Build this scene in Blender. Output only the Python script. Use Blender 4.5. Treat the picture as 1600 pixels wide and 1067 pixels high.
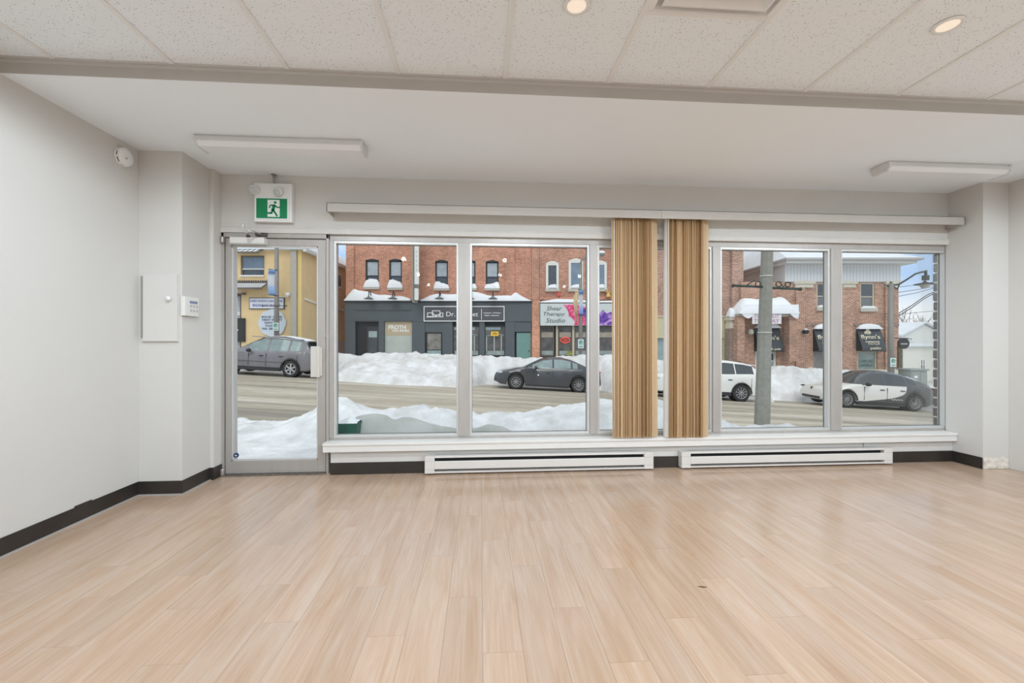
import bpy, bmesh, math, random
from mathutils import Vector, Matrix, noise
random.seed(7)
for o in list(bpy.data.objects): bpy.data.objects.remove(o)
SC = bpy.context.scene
COL = SC.collection
PI = math.pi

# ------------------------------------------------------------------ camera
F, CX, CY, CAMH = 675.0, 800.0, 532.0, 1.17
TH = math.atan(49/675.0)                      # camera is turned a little to the right of the room's axis
cT, sT = math.cos(TH), math.sin(TH)
cam = bpy.data.cameras.new('camera'); cam.sensor_fit = 'HORIZONTAL'; cam.sensor_width = 36
cam.lens = 36*F/1600; cam.clip_start = .05; cam.clip_end = 400
cam.shift_y = (CY-533.5)/1600
camo = bpy.data.objects.new('camera', cam); COL.objects.link(camo)
camo.location = (0, 0, CAMH); camo.rotation_euler = (PI/2, 0, -TH)
SC.camera = camo

# ------------------------------------------------------------------ exposure, sky, sun
SC.view_settings.view_transform = 'Standard'; SC.view_settings.look = 'None'
SC.view_settings.gamma = 1; SC.view_settings.exposure = 0.06
SC.view_settings.use_curve_mapping = False
LAMP_W = 16.8
SKY = 1.12
w = bpy.data.worlds.new('sky'); SC.world = w; w.use_nodes = True
nt = w.node_tree; nt.nodes.clear()
def N(nt, t, **k):
    n = nt.nodes.new(t)
    for a, b in k.items():
        if a.startswith('i_'):
            n.inputs[int(a[2:]) if a[2:].isdigit() else a[2:].replace('_', ' ')].default_value = b
        else: setattr(n, a, b)
    return n
def L(nt, a, b): nt.links.new(a, b)
def ramp(nt, stops, interp='LINEAR'):
    r = N(nt, 'ShaderNodeValToRGB'); r.color_ramp.interpolation = interp
    e = r.color_ramp.elements
    while len(e) < len(stops): e.new(0.5)
    for el, (p, c) in zip(e, stops): el.position = p; el.color = c if len(c) == 4 else (*c, 1)
    return r
tc = N(nt, 'ShaderNodeTexCoord')
sep = N(nt, 'ShaderNodeSeparateXYZ'); L(nt, tc.outputs['Generated'], sep.inputs[0])
grad = ramp(nt, [(0.0, (.86, .88, .90)), (.055, (.84, .87, .92)), (.115, (.40, .59, .90)), (.25, (.44, .61, .88)), (.6, (.66, .76, .90)), (1, (.72, .80, .90))])
L(nt, sep.outputs[2], grad.inputs[0])
mp = N(nt, 'ShaderNodeMapping'); mp.inputs['Scale'].default_value = (1.6, 1.6, 5.5); mp.inputs['Location'].default_value = (.35, .1, .3)
L(nt, tc.outputs['Generated'], mp.inputs[0])
nz = N(nt, 'ShaderNodeTexNoise', i_Scale=1.7, i_Detail=7.0, i_Roughness=.55); L(nt, mp.outputs[0], nz.inputs['Vector'])
cl = ramp(nt, [(.40, (0, 0, 0)), (.56, (1, 1, 1))]); L(nt, nz.outputs[0], cl.inputs[0])
ce = N(nt, 'ShaderNodeMapRange', interpolation_type='SMOOTHSTEP'); ce.inputs[1].default_value = .08; ce.inputs[2].default_value = .30; L(nt, sep.outputs[2], ce.inputs[0])
cm = N(nt, 'ShaderNodeMath', operation='MULTIPLY'); L(nt, cl.outputs[0], cm.inputs[0]); L(nt, ce.outputs[0], cm.inputs[1])
mx = N(nt, 'ShaderNodeMix', data_type='RGBA'); L(nt, cm.outputs[0], mx.inputs[0]); L(nt, grad.outputs[0], mx.inputs[6])
mx.inputs[7].default_value = (.95, .955, .965, 1)
bg = N(nt, 'ShaderNodeBackground', i_Strength=SKY); L(nt, mx.outputs[2], bg.inputs[0])
wo = N(nt, 'ShaderNodeOutputWorld'); L(nt, bg.outputs[0], wo.inputs[0])
sun = bpy.data.lights.new('sun', 'SUN'); sun.energy = .9; sun.angle = math.radians(35); sun.color = (1, .96, .9)
suno = bpy.data.objects.new('sun', sun); COL.objects.link(suno); suno.rotation_euler = (math.radians(42), math.radians(-14), 0)

# ------------------------------------------------------------------ geometry helpers
def ray(x, y):
    u = (x-CX)/F; v = -(y-CY)/F
    return (u*cT+sT, -u*sT+cT, v)
def onY(x, y, Y): r = ray(x, y); t = Y/r[1]; return (r[0]*t, Y, CAMH+r[2]*t)
def onX(x, y, X): r = ray(x, y); t = X/r[0]; return (X, r[1]*t, CAMH+r[2]*t)
def onZ(x, y, Z): r = ray(x, y); t = (Z-CAMH)/r[2]; return (r[0]*t, r[1]*t, Z)
def ud(u, d): return (u*cT+d*sT, -u*sT+d*cT)          # street frame (along, across) -> world X, Y

class MB:
    """collects shapes, builds ONE mesh object"""
    def __init__(s): s.v = []; s.f = []; s.sm = []
    def add(s, vs, fs, smooth=False):
        o = len(s.v); s.v += [tuple(p) for p in vs]
        s.f += [tuple(i+o for i in f) for f in fs]; s.sm += [smooth]*len(fs); return s
    def box(s, x0, x1, y0, y1, z0, z1, m=None):
        x0, x1 = sorted((x0, x1)); y0, y1 = sorted((y0, y1)); z0, z1 = sorted((z0, z1))
        vs = [(x0,y0,z0),(x1,y0,z0),(x1,y1,z0),(x0,y1,z0),(x0,y0,z1),(x1,y0,z1),(x1,y1,z1),(x0,y1,z1)]
        if m is not None: vs = [tuple(m @ Vector(p)) for p in vs]
        return s.add(vs, [(0,3,2,1),(4,5,6,7),(0,1,5,4),(1,2,6,5),(2,3,7,6),(3,0,4,7)])
    def prism(s, poly, a0, a1, axis='y', smooth=False):
        """poly: 2D points; axis y: (x,z) extruded along y; axis x: (y,z) along x; axis z: (x,y) along z"""
        n = len(poly)
        def P(p, a): return (p[0], a, p[1]) if axis == 'y' else ((a, p[0], p[1]) if axis == 'x' else (p[0], p[1], a))
        vs = [P(p, a0) for p in poly]+[P(p, a1) for p in poly]
        fs = [(i, (i+1) % n, n+(i+1) % n, n+i) for i in range(n)]
        s.add(vs, fs, smooth); o = len(s.v)-2*n
        s.f += [tuple(range(o+n-1, o-1, -1)), tuple(range(o+n, o+2*n))]; s.sm += [False, False]; return s
    def tube(s, pts, r, n=8, caps=True, smooth=True):
        pts = [Vector(p) for p in pts]; R = r if isinstance(r, (list, tuple)) else [r]*len(pts)
        rings = []; up = Vector((0, 0, 1)); last = None
        for i, p in enumerate(pts):
            t = (pts[min(i+1, len(pts)-1)]-pts[max(i-1, 0)]).normalized()
            a = last if last is not None else (up if abs(t.z) < .9 else Vector((1, 0, 0)))
            b = t.cross(a).normalized(); a = b.cross(t).normalized(); last = a
            rings.append([p+(a*math.cos(2*PI*k/n)+b*math.sin(2*PI*k/n))*R[i] for k in range(n)])
        vs = [q for g in rings for q in g]; fs = []
        for i in range(len(pts)-1):
            for k in range(n): fs.append((i*n+k, i*n+(k+1) % n, (i+1)*n+(k+1) % n, (i+1)*n+k))
        s.add(vs, fs, smooth)
        if caps:
            o = len(s.v)-len(vs); m = len(pts)-1
            s.f += [tuple(o+k for k in range(n-1, -1, -1)), tuple(o+m*n+k for k in range(n))]; s.sm += [False, False]
        return s
    def lathe(s, prof, n=24, c=(0, 0, 0), axis='z', smooth=True):
        """prof: (r, h) pairs"""
        vs = []; fs = []
        for r, h in prof:
            for k in range(n):
                a = 2*PI*k/n; x, y = r*math.cos(a), r*math.sin(a)
                p = (x, y, h) if axis == 'z' else ((x, h, y) if axis == 'y' else (h, x, y))
                vs.append((p[0]+c[0], p[1]+c[1], p[2]+c[2]))
        for i in range(len(prof)-1):
            for k in range(n): fs.append((i*n+k, i*n+(k+1) % n, (i+1)*n+(k+1) % n, (i+1)*n+k))
        return s.add(vs, fs, smooth)
    def disc(s, r, c, axis='z', n=24, t=.01):
        return s.lathe([(0.0001, 0), (r, 0), (r, t), (0.0001, t)], n, c, axis, False)
    def grid(s, nx, ny, fn, smooth=True):
        vs = [fn(i/nx, j/ny) for j in range(ny+1) for i in range(nx+1)]
        fs = [(j*(nx+1)+i, j*(nx+1)+i+1, (j+1)*(nx+1)+i+1, (j+1)*(nx+1)+i) for j in range(ny) for i in range(nx)]
        return s.add(vs, fs, smooth)
    def mesh(s, name, mat, bev=0, seg=2, fix=True):
        me = bpy.data.meshes.new(name); me.from_pydata(s.v, [], s.f)
        me.polygons.foreach_set('use_smooth', s.sm)
        if fix or bev:
            bm = bmesh.new(); bm.from_mesh(me)
            if fix: bmesh.ops.recalc_face_normals(bm, faces=bm.faces)
            if bev:
                eds = [e for e in bm.edges if len(e.link_faces) == 2 and e.calc_face_angle(0) > .5]
                bmesh.ops.bevel(bm, geom=eds, offset=bev, segments=seg, affect='EDGES', profile=.7, clamp_overlap=True)
            bm.to_mesh(me); bm.free()
        me.materials.append(mat); return me
    def obj(s, name, mat, parent=None, bev=0, seg=2, fix=True):
        return put(name, s.mesh(name, mat, bev, seg, fix), parent)
def put(name, me, parent=None, loc=None):
    o = bpy.data.objects.new(name, me); COL.objects.link(o)
    if parent is not None: o.parent = parent
    if loc is not None: o.location = loc
    return o
def box(name, mat, parent, x0, x1, y0, y1, z0, z1, bev=0):
    return MB().box(x0, x1, y0, y1, z0, z1).obj(name, mat, parent, bev)
def tag(o, label=None, cat=None, group=None, kind=None):
    if label: o['label'] = label
    if cat: o['category'] = cat
    if group: o['group'] = group
    if kind: o['kind'] = kind
    return o
def thing(name, label, cat, loc=(0, 0, 0), rot=(0, 0, 0), group=None):
    o = bpy.data.objects.new(name, None); o.empty_display_size = .1; COL.objects.link(o)
    o.location = loc; o.rotation_euler = rot
    return tag(o, label, cat, group)
def struct(o, label=None): return tag(o, label, None, None, 'structure')
def copy_tree(o, parent=None):
    c = o.copy(); COL.objects.link(c); c.parent = parent
    for ch in [q for q in bpy.data.objects if q.parent == o]: copy_tree(ch, c)
    return c

# street-side things: origin at (u, d, z) of the street frame, axes turned with it
def sthing(name, label, cat, u, d, z, group=None, pitch=0):
    X, Y = ud(u, d)
    o = thing(name, label, cat, (X, Y, z), (0, pitch, -TH), group); o['_u'] = u; o['_d'] = d; o['_z'] = z
    return o
class PX:
    """pixel -> local (x, z) of a street thing, on the plane at depth d"""
    def __init__(s, root, d): s.d = d; s.u0 = root['_u']; s.z0 = root['_z']; s.y = d-root['_d']
    def x(s, px): return (px-CX)/F*s.d-s.u0
    def z(s, py): return CAMH-(py-CY)/F*s.d-s.z0

# ------------------------------------------------------------------ materials
MATS = {}
def mat(name, col, rough=.6, metal=0, var=0, vscale=6, bump=0, bscale=40, spec=.5, emit=None, estr=0, coat=0, stretch=None, col2=None, rnd=0, detail=4):
    if name in MATS: return MATS[name]
    m = bpy.data.materials.new(name); m.use_nodes = True; nt = m.node_tree; b = nt.nodes['Principled BSDF']
    b.inputs['Base Color'].default_value = (*col, 1); b.inputs['Roughness'].default_value = rough
    b.inputs['Metallic'].default_value = metal; b.inputs['Specular IOR Level'].default_value = spec
    b.inputs['Coat Weight'].default_value = coat
    tcn = N(nt, 'ShaderNodeTexCoord'); vec = tcn.outputs['Object']
    if stretch:
        mpn = N(nt, 'ShaderNodeMapping'); mpn.inputs['Scale'].default_value = stretch; L(nt, vec, mpn.inputs[0]); vec = mpn.outputs[0]
    if var or col2:
        n = N(nt, 'ShaderNodeTexNoise', i_Scale=vscale, i_Detail=float(detail), i_Roughness=.6); L(nt, vec, n.inputs['Vector'])
        c2 = col2 or tuple(max(0, c*(1-var)) for c in col); c1 = col if col2 else tuple(min(1, c*(1+var)) for c in col)
        r = ramp(nt, [(.32, c1), (.68, c2)]); L(nt, n.outputs[0], r.inputs[0]); out = r.outputs[0]
        if rnd:
            oi = N(nt, 'ShaderNodeObjectInfo'); hs = N(nt, 'ShaderNodeHueSaturation'); mr = N(nt, 'ShaderNodeMapRange')
            mr.inputs[3].default_value = 1-rnd; mr.inputs[4].default_value = 1+rnd
            L(nt, oi.outputs['Random'], mr.inputs[0]); L(nt, mr.outputs[0], hs.inputs['Value']); L(nt, out, hs.inputs['Color']); out = hs.outputs[0]
        L(nt, out, b.inputs['Base Color'])
    if bump:
        n2 = N(nt, 'ShaderNodeTexNoise', i_Scale=bscale, i_Detail=3.0); L(nt, vec, n2.inputs['Vector'])
        bp = N(nt, 'ShaderNodeBump', i_Strength=bump, i_Distance=.02); L(nt, n2.outputs[0], bp.inputs['Height']); L(nt, bp.outputs[0], b.inputs['Normal'])
    if emit: b.inputs['Emission Color'].default_value = (*emit, 1); b.inputs['Emission Strength'].default_value = estr
    MATS[name] = m; return m
def srgb(r, g, b):
    f = lambda c: (c/255/12.92) if c <= 10 else ((c/255+.055)/1.055)**2.4
    return (f(r), f(g), f(b))
def brick_mat(name, c1, c2, mortar, bw=.22, bh=.075, plane='xz', ms=.012):
    m = bpy.data.materials.new(name); m.use_nodes = True; nt = m.node_tree; b = nt.nodes['Principled BSDF']
    t = N(nt, 'ShaderNodeTexCoord'); s = N(nt, 'ShaderNodeSeparateXYZ'); L(nt, t.outputs['Object'], s.inputs[0])
    ad = N(nt, 'ShaderNodeMath', operation='ADD'); L(nt, s.outputs[0], ad.inputs[0]); L(nt, s.outputs[1], ad.inputs[1])
    c = N(nt, 'ShaderNodeCombineXYZ'); L(nt, ad.outputs[0], c.inputs[0]); L(nt, s.outputs[2], c.inputs[1])
    br = N(nt, 'ShaderNodeTexBrick', i_Scale=1.0); L(nt, c.outputs[0], br.inputs['Vector'])
    br.inputs['Brick Width'].default_value = bw; br.inputs['Row Height'].default_value = bh; br.inputs['Mortar Size'].default_value = ms
    br.inputs['Color1'].default_value = (*c1, 1); br.inputs['Color2'].default_value = (*c2, 1); br.inputs['Mortar'].default_value = (*mortar, 1)
    br.inputs['Bias'].default_value = 0.0
    n = N(nt, 'ShaderNodeTexNoise', i_Scale=.9, i_Detail=5.0); L(nt, t.outputs['Object'], n.inputs['Vector'])
    n2 = N(nt, 'ShaderNodeTexNoise', i_Scale=9.0, i_Detail=3.0); L(nt, t.outputs['Object'], n2.inputs['Vector'])
    av = N(nt, 'ShaderNodeMath', operation='ADD'); L(nt, n.outputs[0], av.inputs[0]); L(nt, n2.outputs[0], av.inputs[1])
    mr = N(nt, 'ShaderNodeMapRange'); mr.inputs[1].default_value = .7; mr.inputs[2].default_value = 1.3; mr.inputs[3].default_value = .75; mr.inputs[4].default_value = 1.25
    L(nt, av.outputs[0], mr.inputs[0])
    hs = N(nt, 'ShaderNodeHueSaturation'); L(nt, mr.outputs[0], hs.inputs['Value']); L(nt, br.outputs[0], hs.inputs['Color'])
    L(nt, hs.outputs[0], b.inputs['Base Color']); b.inputs['Roughness'].default_value = .9
    bp = N(nt, 'ShaderNodeBump', i_Strength=.5, i_Distance=.02, invert=True); L(nt, br.outputs[1], bp.inputs['Height']); L(nt, bp.outputs[0], b.inputs['Normal'])
    return m
def lines_mat(name, col, dark, pitch, axis='x', rough=.7, wline=.12):
    """boards with thin grooves every `pitch` metres along an axis"""
    m = bpy.data.materials.new(name); m.use_nodes = True; nt = m.node_tree; b = nt.nodes['Principled BSDF']
    t = N(nt, 'ShaderNodeTexCoord'); s = N(nt, 'ShaderNodeSeparateXYZ'); L(nt, t.outputs['Object'], s.inputs[0])
    dv = N(nt, 'ShaderNodeMath', operation='DIVIDE'); L(nt, s.outputs['XYZ'.index(axis.upper())], dv.inputs[0]); dv.inputs[1].default_value = pitch
    fr = N(nt, 'ShaderNodeMath', operation='FRACT'); L(nt, dv.outputs[0], fr.inputs[0])
    r = ramp(nt, [(0, dark), (wline, dark), (wline+.04, col), (1, col)]); L(nt, fr.outputs[0], r.inputs[0])
    L(nt, r.outputs[0], b.inputs['Base Color']); b.inputs['Roughness'].default_value = rough
    return m
def glass_mat(name, tint=(1, 1, 1), refl=1.0):
    m = bpy.data.materials.new(name); m.use_nodes = True; nt = m.node_tree; nt.nodes.clear()
    tr = N(nt, 'ShaderNodeBsdfTransparent'); tr.inputs[0].default_value = (*tint, 1)
    gl = N(nt, 'ShaderNodeBsdfGlossy', i_Roughness=.01)
    fr = N(nt, 'ShaderNodeFresnel', i_IOR=1.35); mu = N(nt, 'ShaderNodeMath', operation='MULTIPLY'); mu.inputs[1].default_value = refl
    L(nt, fr.outputs[0], mu.inputs[0]); ms = N(nt, 'ShaderNodeMixShader'); L(nt, mu.outputs[0], ms.inputs[0])
    L(nt, tr.outputs[0], ms.inputs[1]); L(nt, gl.outputs[0], ms.inputs[2])
    o = N(nt, 'ShaderNodeOutputMaterial'); L(nt, ms.outputs[0], o.inputs[0]); return m

M_wall = mat('wall_paint', (.635, .612, .575), .75, var=.015, vscale=1.5, bump=.03, bscale=180)
M_soffit = mat('soffit_paint', (.88, .915, .95), .8, var=.01, vscale=1.2)
M_trim = mat('cream_trim_paint', (.62, .59, .55), .5, var=.03, vscale=9)
M_base = mat('dark_vinyl_base', (.030, .024, .020), .42, var=.25, vscale=5)
M_alum = mat('satin_aluminium', (.43, .40, .372), .42, metal=.25, var=.05, vscale=14, stretch=(1, 1, .2))
M_alum_lt = mat('bright_aluminium', (.64, .635, .62), .35, metal=.4)
M_gasket = mat('black_gasket', (.10, .098, .092), .6)
M_white = mat('white_enamel', (.80, .78, .755), .4)
M_heater = mat('heater_enamel', (.70, .66, .62), .42, var=.015, vscale=8)
M_dark = mat('dark_slot', (.02, .02, .02), .8)
M_plast = mat('white_plastic', (.82, .815, .80), .4)
M_glass = glass_mat('window_glass', (.97, .985, .98), .32)
M_chrome = mat('chrome', (.8, .8, .8), .18, metal=1)

def floor_mat():
    m = bpy.data.materials.new('pale_oak_vinyl'); m.use_nodes = True; nt = m.node_tree; b = nt.nodes['Principled BSDF']
    t = N(nt, 'ShaderNodeTexCoord'); oi = N(nt, 'ShaderNodeObjectInfo')
    sc = N(nt, 'ShaderNodeVectorMath', operation='SCALE'); sc.inputs[3].default_value = 37.0
    cb = N(nt, 'ShaderNodeCombineXYZ'); L(nt, oi.outputs['Random'], cb.inputs[0]); L(nt, oi.outputs['Random'], cb.inputs[1]); L(nt, cb.outputs[0], sc.inputs[0])
    ad = N(nt, 'ShaderNodeVectorMath', operation='ADD'); L(nt, t.outputs['Object'], ad.inputs[0]); L(nt, sc.outputs[0], ad.inputs[1])
    mp = N(nt, 'ShaderNodeMapping'); mp.inputs['Scale'].default_value = (9, .9, 1); L(nt, ad.outputs[0], mp.inputs[0])
    n1 = N(nt, 'ShaderNodeTexNoise', i_Scale=1.6, i_Detail=6.0, i_Roughness=.62, i_Distortion=.6); L(nt, mp.outputs[0], n1.inputs['Vector'])
    mp2 = N(nt, 'ShaderNodeMapping'); mp2.inputs['Scale'].default_value = (120, 3, 1); L(nt, ad.outputs[0], mp2.inputs[0])
    n2 = N(nt, 'ShaderNodeTexNoise', i_Scale=1.0, i_Detail=3.0); L(nt, mp2.outputs[0], n2.inputs['Vector'])
    r1 = ramp(nt, [(.25, (.49, .315, .20)), (.5, (.55, .39, .28)), (.75, (.59, .455, .36))]); L(nt, n1.outputs[0], r1.inputs[0])
    r2 = ramp(nt, [(.3, (.90, .88, .86)), (.7, (1, 1, 1))]); L(nt, n2.outputs[0], r2.inputs[0])
    mu = N(nt, 'ShaderNodeMix', data_type='RGBA', blend_type='MULTIPLY'); mu.inputs[0].default_value = 1; L(nt, r1.outputs[0], mu.inputs[6]); L(nt, r2.outputs[0], mu.inputs[7])
    mr = N(nt, 'ShaderNodeMapRange'); mr.inputs[3].default_value = .94; mr.inputs[4].default_value = 1.05; L(nt, oi.outputs['Random'], mr.inputs[0])
    hs = N(nt, 'ShaderNodeHueSaturation'); L(nt, mr.outputs[0], hs.inputs['Value']); L(nt, mu.outputs[2], hs.inputs['Color']); L(nt, hs.outputs[0], b.inputs['Base Color'])
    rr = N(nt, 'ShaderNodeMapRange'); rr.inputs[3].default_value = .13; rr.inputs[4].default_value = .26; L(nt, n1.outputs[0], rr.inputs[0]); L(nt, rr.outputs[0], b.inputs['Roughness'])
    b.inputs['Specular IOR Level'].default_value = .5
    bp = N(nt, 'ShaderNodeBump', i_Strength=.06, i_Distance=.002); L(nt, n2.outputs[0], bp.inputs['Height']); L(nt, bp.outputs[0], b.inputs['Normal'])
    return m
M_floor = floor_mat()
def tile_mat():
    m = bpy.data.materials.new('mineral_fibre_tile'); m.use_nodes = True; nt = m.node_tree; b = nt.nodes['Principled BSDF']
    t = N(nt, 'ShaderNodeTexCoord'); oi = N(nt, 'ShaderNodeObjectInfo'); ad = N(nt, 'ShaderNodeVectorMath', operation='ADD')
    L(nt, t.outputs['Object'], ad.inputs[0]); sc = N(nt, 'ShaderNodeVectorMath', operation='SCALE'); sc.inputs[3].default_value = 1.7
    L(nt, oi.outputs['Location'], sc.inputs[0]); L(nt, sc.outputs[0], ad.inputs[1])
    vo = N(nt, 'ShaderNodeTexVoronoi', i_Scale=125.0); L(nt, ad.outputs[0], vo.inputs['Vector'])
    n = N(nt, 'ShaderNodeTexNoise', i_Scale=60.0, i_Detail=2.0); L(nt, ad.outputs[0], n.inputs['Vector'])
    sp = N(nt, 'ShaderNodeSeparateColor'); L(nt, vo.outputs['Color'], sp.inputs[0])
    th = N(nt, 'ShaderNodeMapRange'); th.inputs[1].default_value = .45; th.inputs[2].default_value = 1.0; th.inputs[3].default_value = 0.0; th.inputs[4].default_value = .34; L(nt, sp.outputs[0], th.inputs[0])
    lt = N(nt, 'ShaderNodeMath', operation='LESS_THAN'); L(nt, vo.outputs['Distance'], lt.inputs[0]); L(nt, th.outputs[0], lt.inputs[1])
    mx = N(nt, 'ShaderNodeMix', data_type='RGBA'); L(nt, lt.outputs[0], mx.inputs[0]); mx.inputs[6].default_value = (.86, .895, .925, 1); mx.inputs[7].default_value = (.34, .345, .345, 1)
    L(nt, mx.outputs[2], b.inputs['Base Color']); b.inputs['Roughness'].default_value = .95
    bp = N(nt, 'ShaderNodeBump', i_Strength=.25, i_Distance=.002); L(nt, n.outputs[0], bp.inputs['Height']); L(nt, bp.outputs[0], b.inputs['Normal'])
    return m
M_tile = tile_mat()

# ================================================================== THE ROOM
XL, XR, YB = -2.585, 4.815, -4.6
YF, YK = 3.91, 3.87                     # front wall, knee wall under the window
ZS, ZC = 2.61, 2.69                     # plaster soffit, tiled ceiling
YBM = 2.52                              # edge of the soffit
# floor slab and planks
fl = box('floor', mat('screed', (.25, .19, .14), .9), None, XL-.2, XR+.2, YB-.2, 4.15, -.15, -.0105)
struct(fl, 'pale oak plank floor of the empty shop')
PW, PLN = .1525, .9144
plank = MB().box(-PW/2+.0004, PW/2-.0004, -PLN/2+.0005, PLN/2-.0005, -.0105, 0).mesh('plank', M_floor)
cut = {}
def plank_mesh(w0, l0):
    k = (round(w0, 3), round(l0, 3))
    if k not in cut: cut[k] = MB().box(-w0/2+.0004, w0/2-.0004, -l0/2+.0005, l0/2-.0005, -.0105, 0).mesh('plank', M_floor)
    return cut[k]
rest = MB(); i = 0; x = XL; count = 0
rp = random.Random(3)
while x < XR-.002:
    x1 = min(x+PW, XR); off = (i*.37 % 1)*PLN+rp.uniform(-.05, .05); y1 = 4.0
    y0 = y1-(.25+off % PLN)
    while y1 > YB:
        ya = max(y0, YB)
        if y1-ya > .02:
            if y1 > .75 and count < 300:
                put('plank', plank_mesh(x1-x, y1-ya), fl, ((x+x1)/2, (y1+ya)/2, 0)); count += 1
            else: rest.box(x+.0004, x1-.0004, ya+.0005, y1-.0005, -.0105, 0)
        y1 = ya if ya > YB else YB; y0 = y1-PLN
    x = x1; i += 1
tag(rest.obj('rear_planks', M_floor, fl), kind='stuff')

# walls
wl = MB().box(XL-.15, XL, YB-.15, 4.15, 0, 2.9)
wl.box(XL, -2.27, 3.465, 4.05, 0, 2.9).box(-2.27, -2.238, 3.80, 3.915, 0, 2.9)
struct(wl.obj('wall_left', M_wall, None, .004), 'plain off-white left wall with a corner pier')
wr = MB().box(XR, XR+.15, YB-.15, 4.15, 0, 2.9).box(4.56, XR, 3.61, 3.93, 0, 2.9)
struct(wr.obj('wall_right', M_wall, None, .004), 'plain off-white right wall with a corner pier')
wb = box('wall_back', M_wall, None, XL-.15, XR+.15, YB-.15, YB, 0, 2.9); struct(wb, 'plain off-white back wall')
DX0, DX1 = -2.238, -1.335               # door opening
WX0, WX1, WZ0, WZ1 = -1.335, 4.625, .285, 2.06
wf = MB().box(-2.6, 4.9, YF, 4.16, 2.105, 2.9).box(-2.6, DX0, YF, 4.16, 0, 2.105).box(WX0+.03, 4.56, YK, 4.16, 0, WZ0-.03).box(4.625, 4.9, YF, 4.04, 0, 2.105)
struct(wf.obj('wall_front', M_wall, None, .003), 'off-white shopfront wall around the long window')
rub = MB()                              # rough plaster where the base has come off, right pier
rub.grid(24, 8, lambda a, b: (4.562+a*.248, 3.609-.010*max(0, noise.noise(Vector((a*5, b*3, 2)))+.35)*(1 if b < .99 else 0)*(b < .85), .002+b*(.105+.02*noise.noise(Vector((a*6, 0, 5))))))
o = rub.obj('scraped_plaster', mat('scraped_plaster', (.72, .66, .58), .9, var=.12, vscale=30), bpy.data.objects['wall_right'])

# soffit, fascia and tiled ceiling
cl_ = MB().box(XL, XR, YBM, YF+.02, ZS, 2.92).box(XL, XR, YB, YBM, 2.80, 2.92)
ceil = cl_.obj('ceiling', M_soffit, None); struct(ceil, 'white plaster soffit and speckled tile ceiling')
ta = MB().box(XL, XR, YBM-.022, YBM, ZC-.006, ZC+.02).box(XL, XR, YBM-.006, YBM, ZC-.022, ZC+.0)
struct(ta.obj('trim_1', mat('wall_angle', (.55, .52, .49), .5), None), 'slim metal angle where the tiles meet the soffit')
fb = box('trim_4', mat('shaded_fascia_taupe', (.46, .43, .395), .8, var=.02), None, XL, XR, YBM-.005, YBM, ZS+.001, ZC-.022); struct(fb, 'soffit bulkhead face with its shade painted in as taupe')  # thin board over the soffit edge; the darker taupe paints in its shade
TW, TL = .61, 1.22
xg = [onZ(px, py, ZC)[0] for px, py in ((790, 112),)][0]     # one grid line read off the ceiling
gx = xg
while gx-TW > XL: gx -= TW
tile_cache = {}
def tile_mesh(w0, l0):
    k = (round(w0, 3), round(l0, 3))
    if k not in tile_cache:
        mb = MB().box(-w0/2+.001, w0/2-.001, -l0/2+.001, l0/2-.001, .004, .02)
        tile_cache[k] = mb.mesh('ceiling_tile', M_tile)
    return tile_cache[k]
M_tbar = mat('white_grid_bar', (.82, .815, .80), .45)
xs = [XL]+[gx+k*TW for k in range(20) if XL < gx+k*TW < XR]+[XR]
d0 = onZ(1005, 19, ZC); d1 = onZ(1190, 29, ZC); DYF = (d0[1]+d1[1])/2      # front edge of the air diffuser
DXC = (d0[0]+d1[0])/2
Y1 = DYF-TW; ys = [YBM-.006, Y1]
while ys[-1] > YB: ys.append(max(ys[-1]-TL, YB))
DIFF_CELL = None
for a, b in zip(xs[:-1], xs[1:]):
    for j, (p, q) in enumerate(zip(ys[:-1], ys[1:])):
        if j == 0 and abs((a+b)/2-DXC) < .3:
            DIFF_CELL = (a, b, q, DYF); q = DYF; box('grid_bar', M_tbar, ceil, a+.012, b-.012, DYF-.012, DYF+.012, ZC-.0015, ZC+.028)
        put('ceiling_tile', tile_mesh(b-a, p-q), ceil, ((a+b)/2, (p+q)/2, ZC))
for a in xs[1:-1]: box('grid_bar', M_tbar, ceil, a-.012, a+.012, YB, YBM-.006, ZC-.002, ZC+.03)
for p in ys[1:-1]: box('grid_bar', M_tbar, ceil, XL, XR, p-.012, p+.012, ZC-.0015, ZC+.028)
if DIFF_CELL:
    a, b, q, p = DIFF_CELL; cxx, cyy = (a+b)/2, (q+p)/2; hw = (b-a)/2-.004
    t = thing('air_diffuser', 'white square stepped air diffuser set in the tile ceiling', 'air vent', (cxx, cyy, ZC))
    M_df = mat('diffuser_enamel', (.80, .79, .775), .4)
    def sq_ring(mb, r0, z0, r1, z1, n=4):
        c = [(-1, -1), (1, -1), (1, 1), (-1, 1)]
        mb.add([(x*r0, y*r0, z0) for x, y in c]+[(x*r1, y*r1, z1) for x, y in c], [(k, (k+1) % 4, 4+(k+1) % 4, 4+k) for k in range(4)])
    m1 = MB(); sq_ring(m1, hw, 0, hw-.03, -.012); sq_ring(m1, hw-.03, -.012, hw-.06, .055); sq_ring(m1, hw, 0, hw, .06); m1.obj('outer_frame', M_df, t)
    for r, z in ((.245, -.016), (.165, -.014), (.10, -.010)):
        m2 = MB(); sq_ring(m2, r, z+.0, r-.015, z-.006); sq_ring(m2, r-.015, z-.006, r-.07, z+.055); sq_ring(m2, r, z, r-.055, z+.06); m2.obj('cone', M_df, t)
    m3 = MB(); sq_ring(m3, .055, .0, .04, -.008); m3.box(-.04, .04, -.04, .04, -.009, -.006); m3.obj('core', M_df, t)
    box('plenum', M_dark, t, -hw+.01, hw-.01, -hw+.01, hw-.01, .058, .07)

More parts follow.
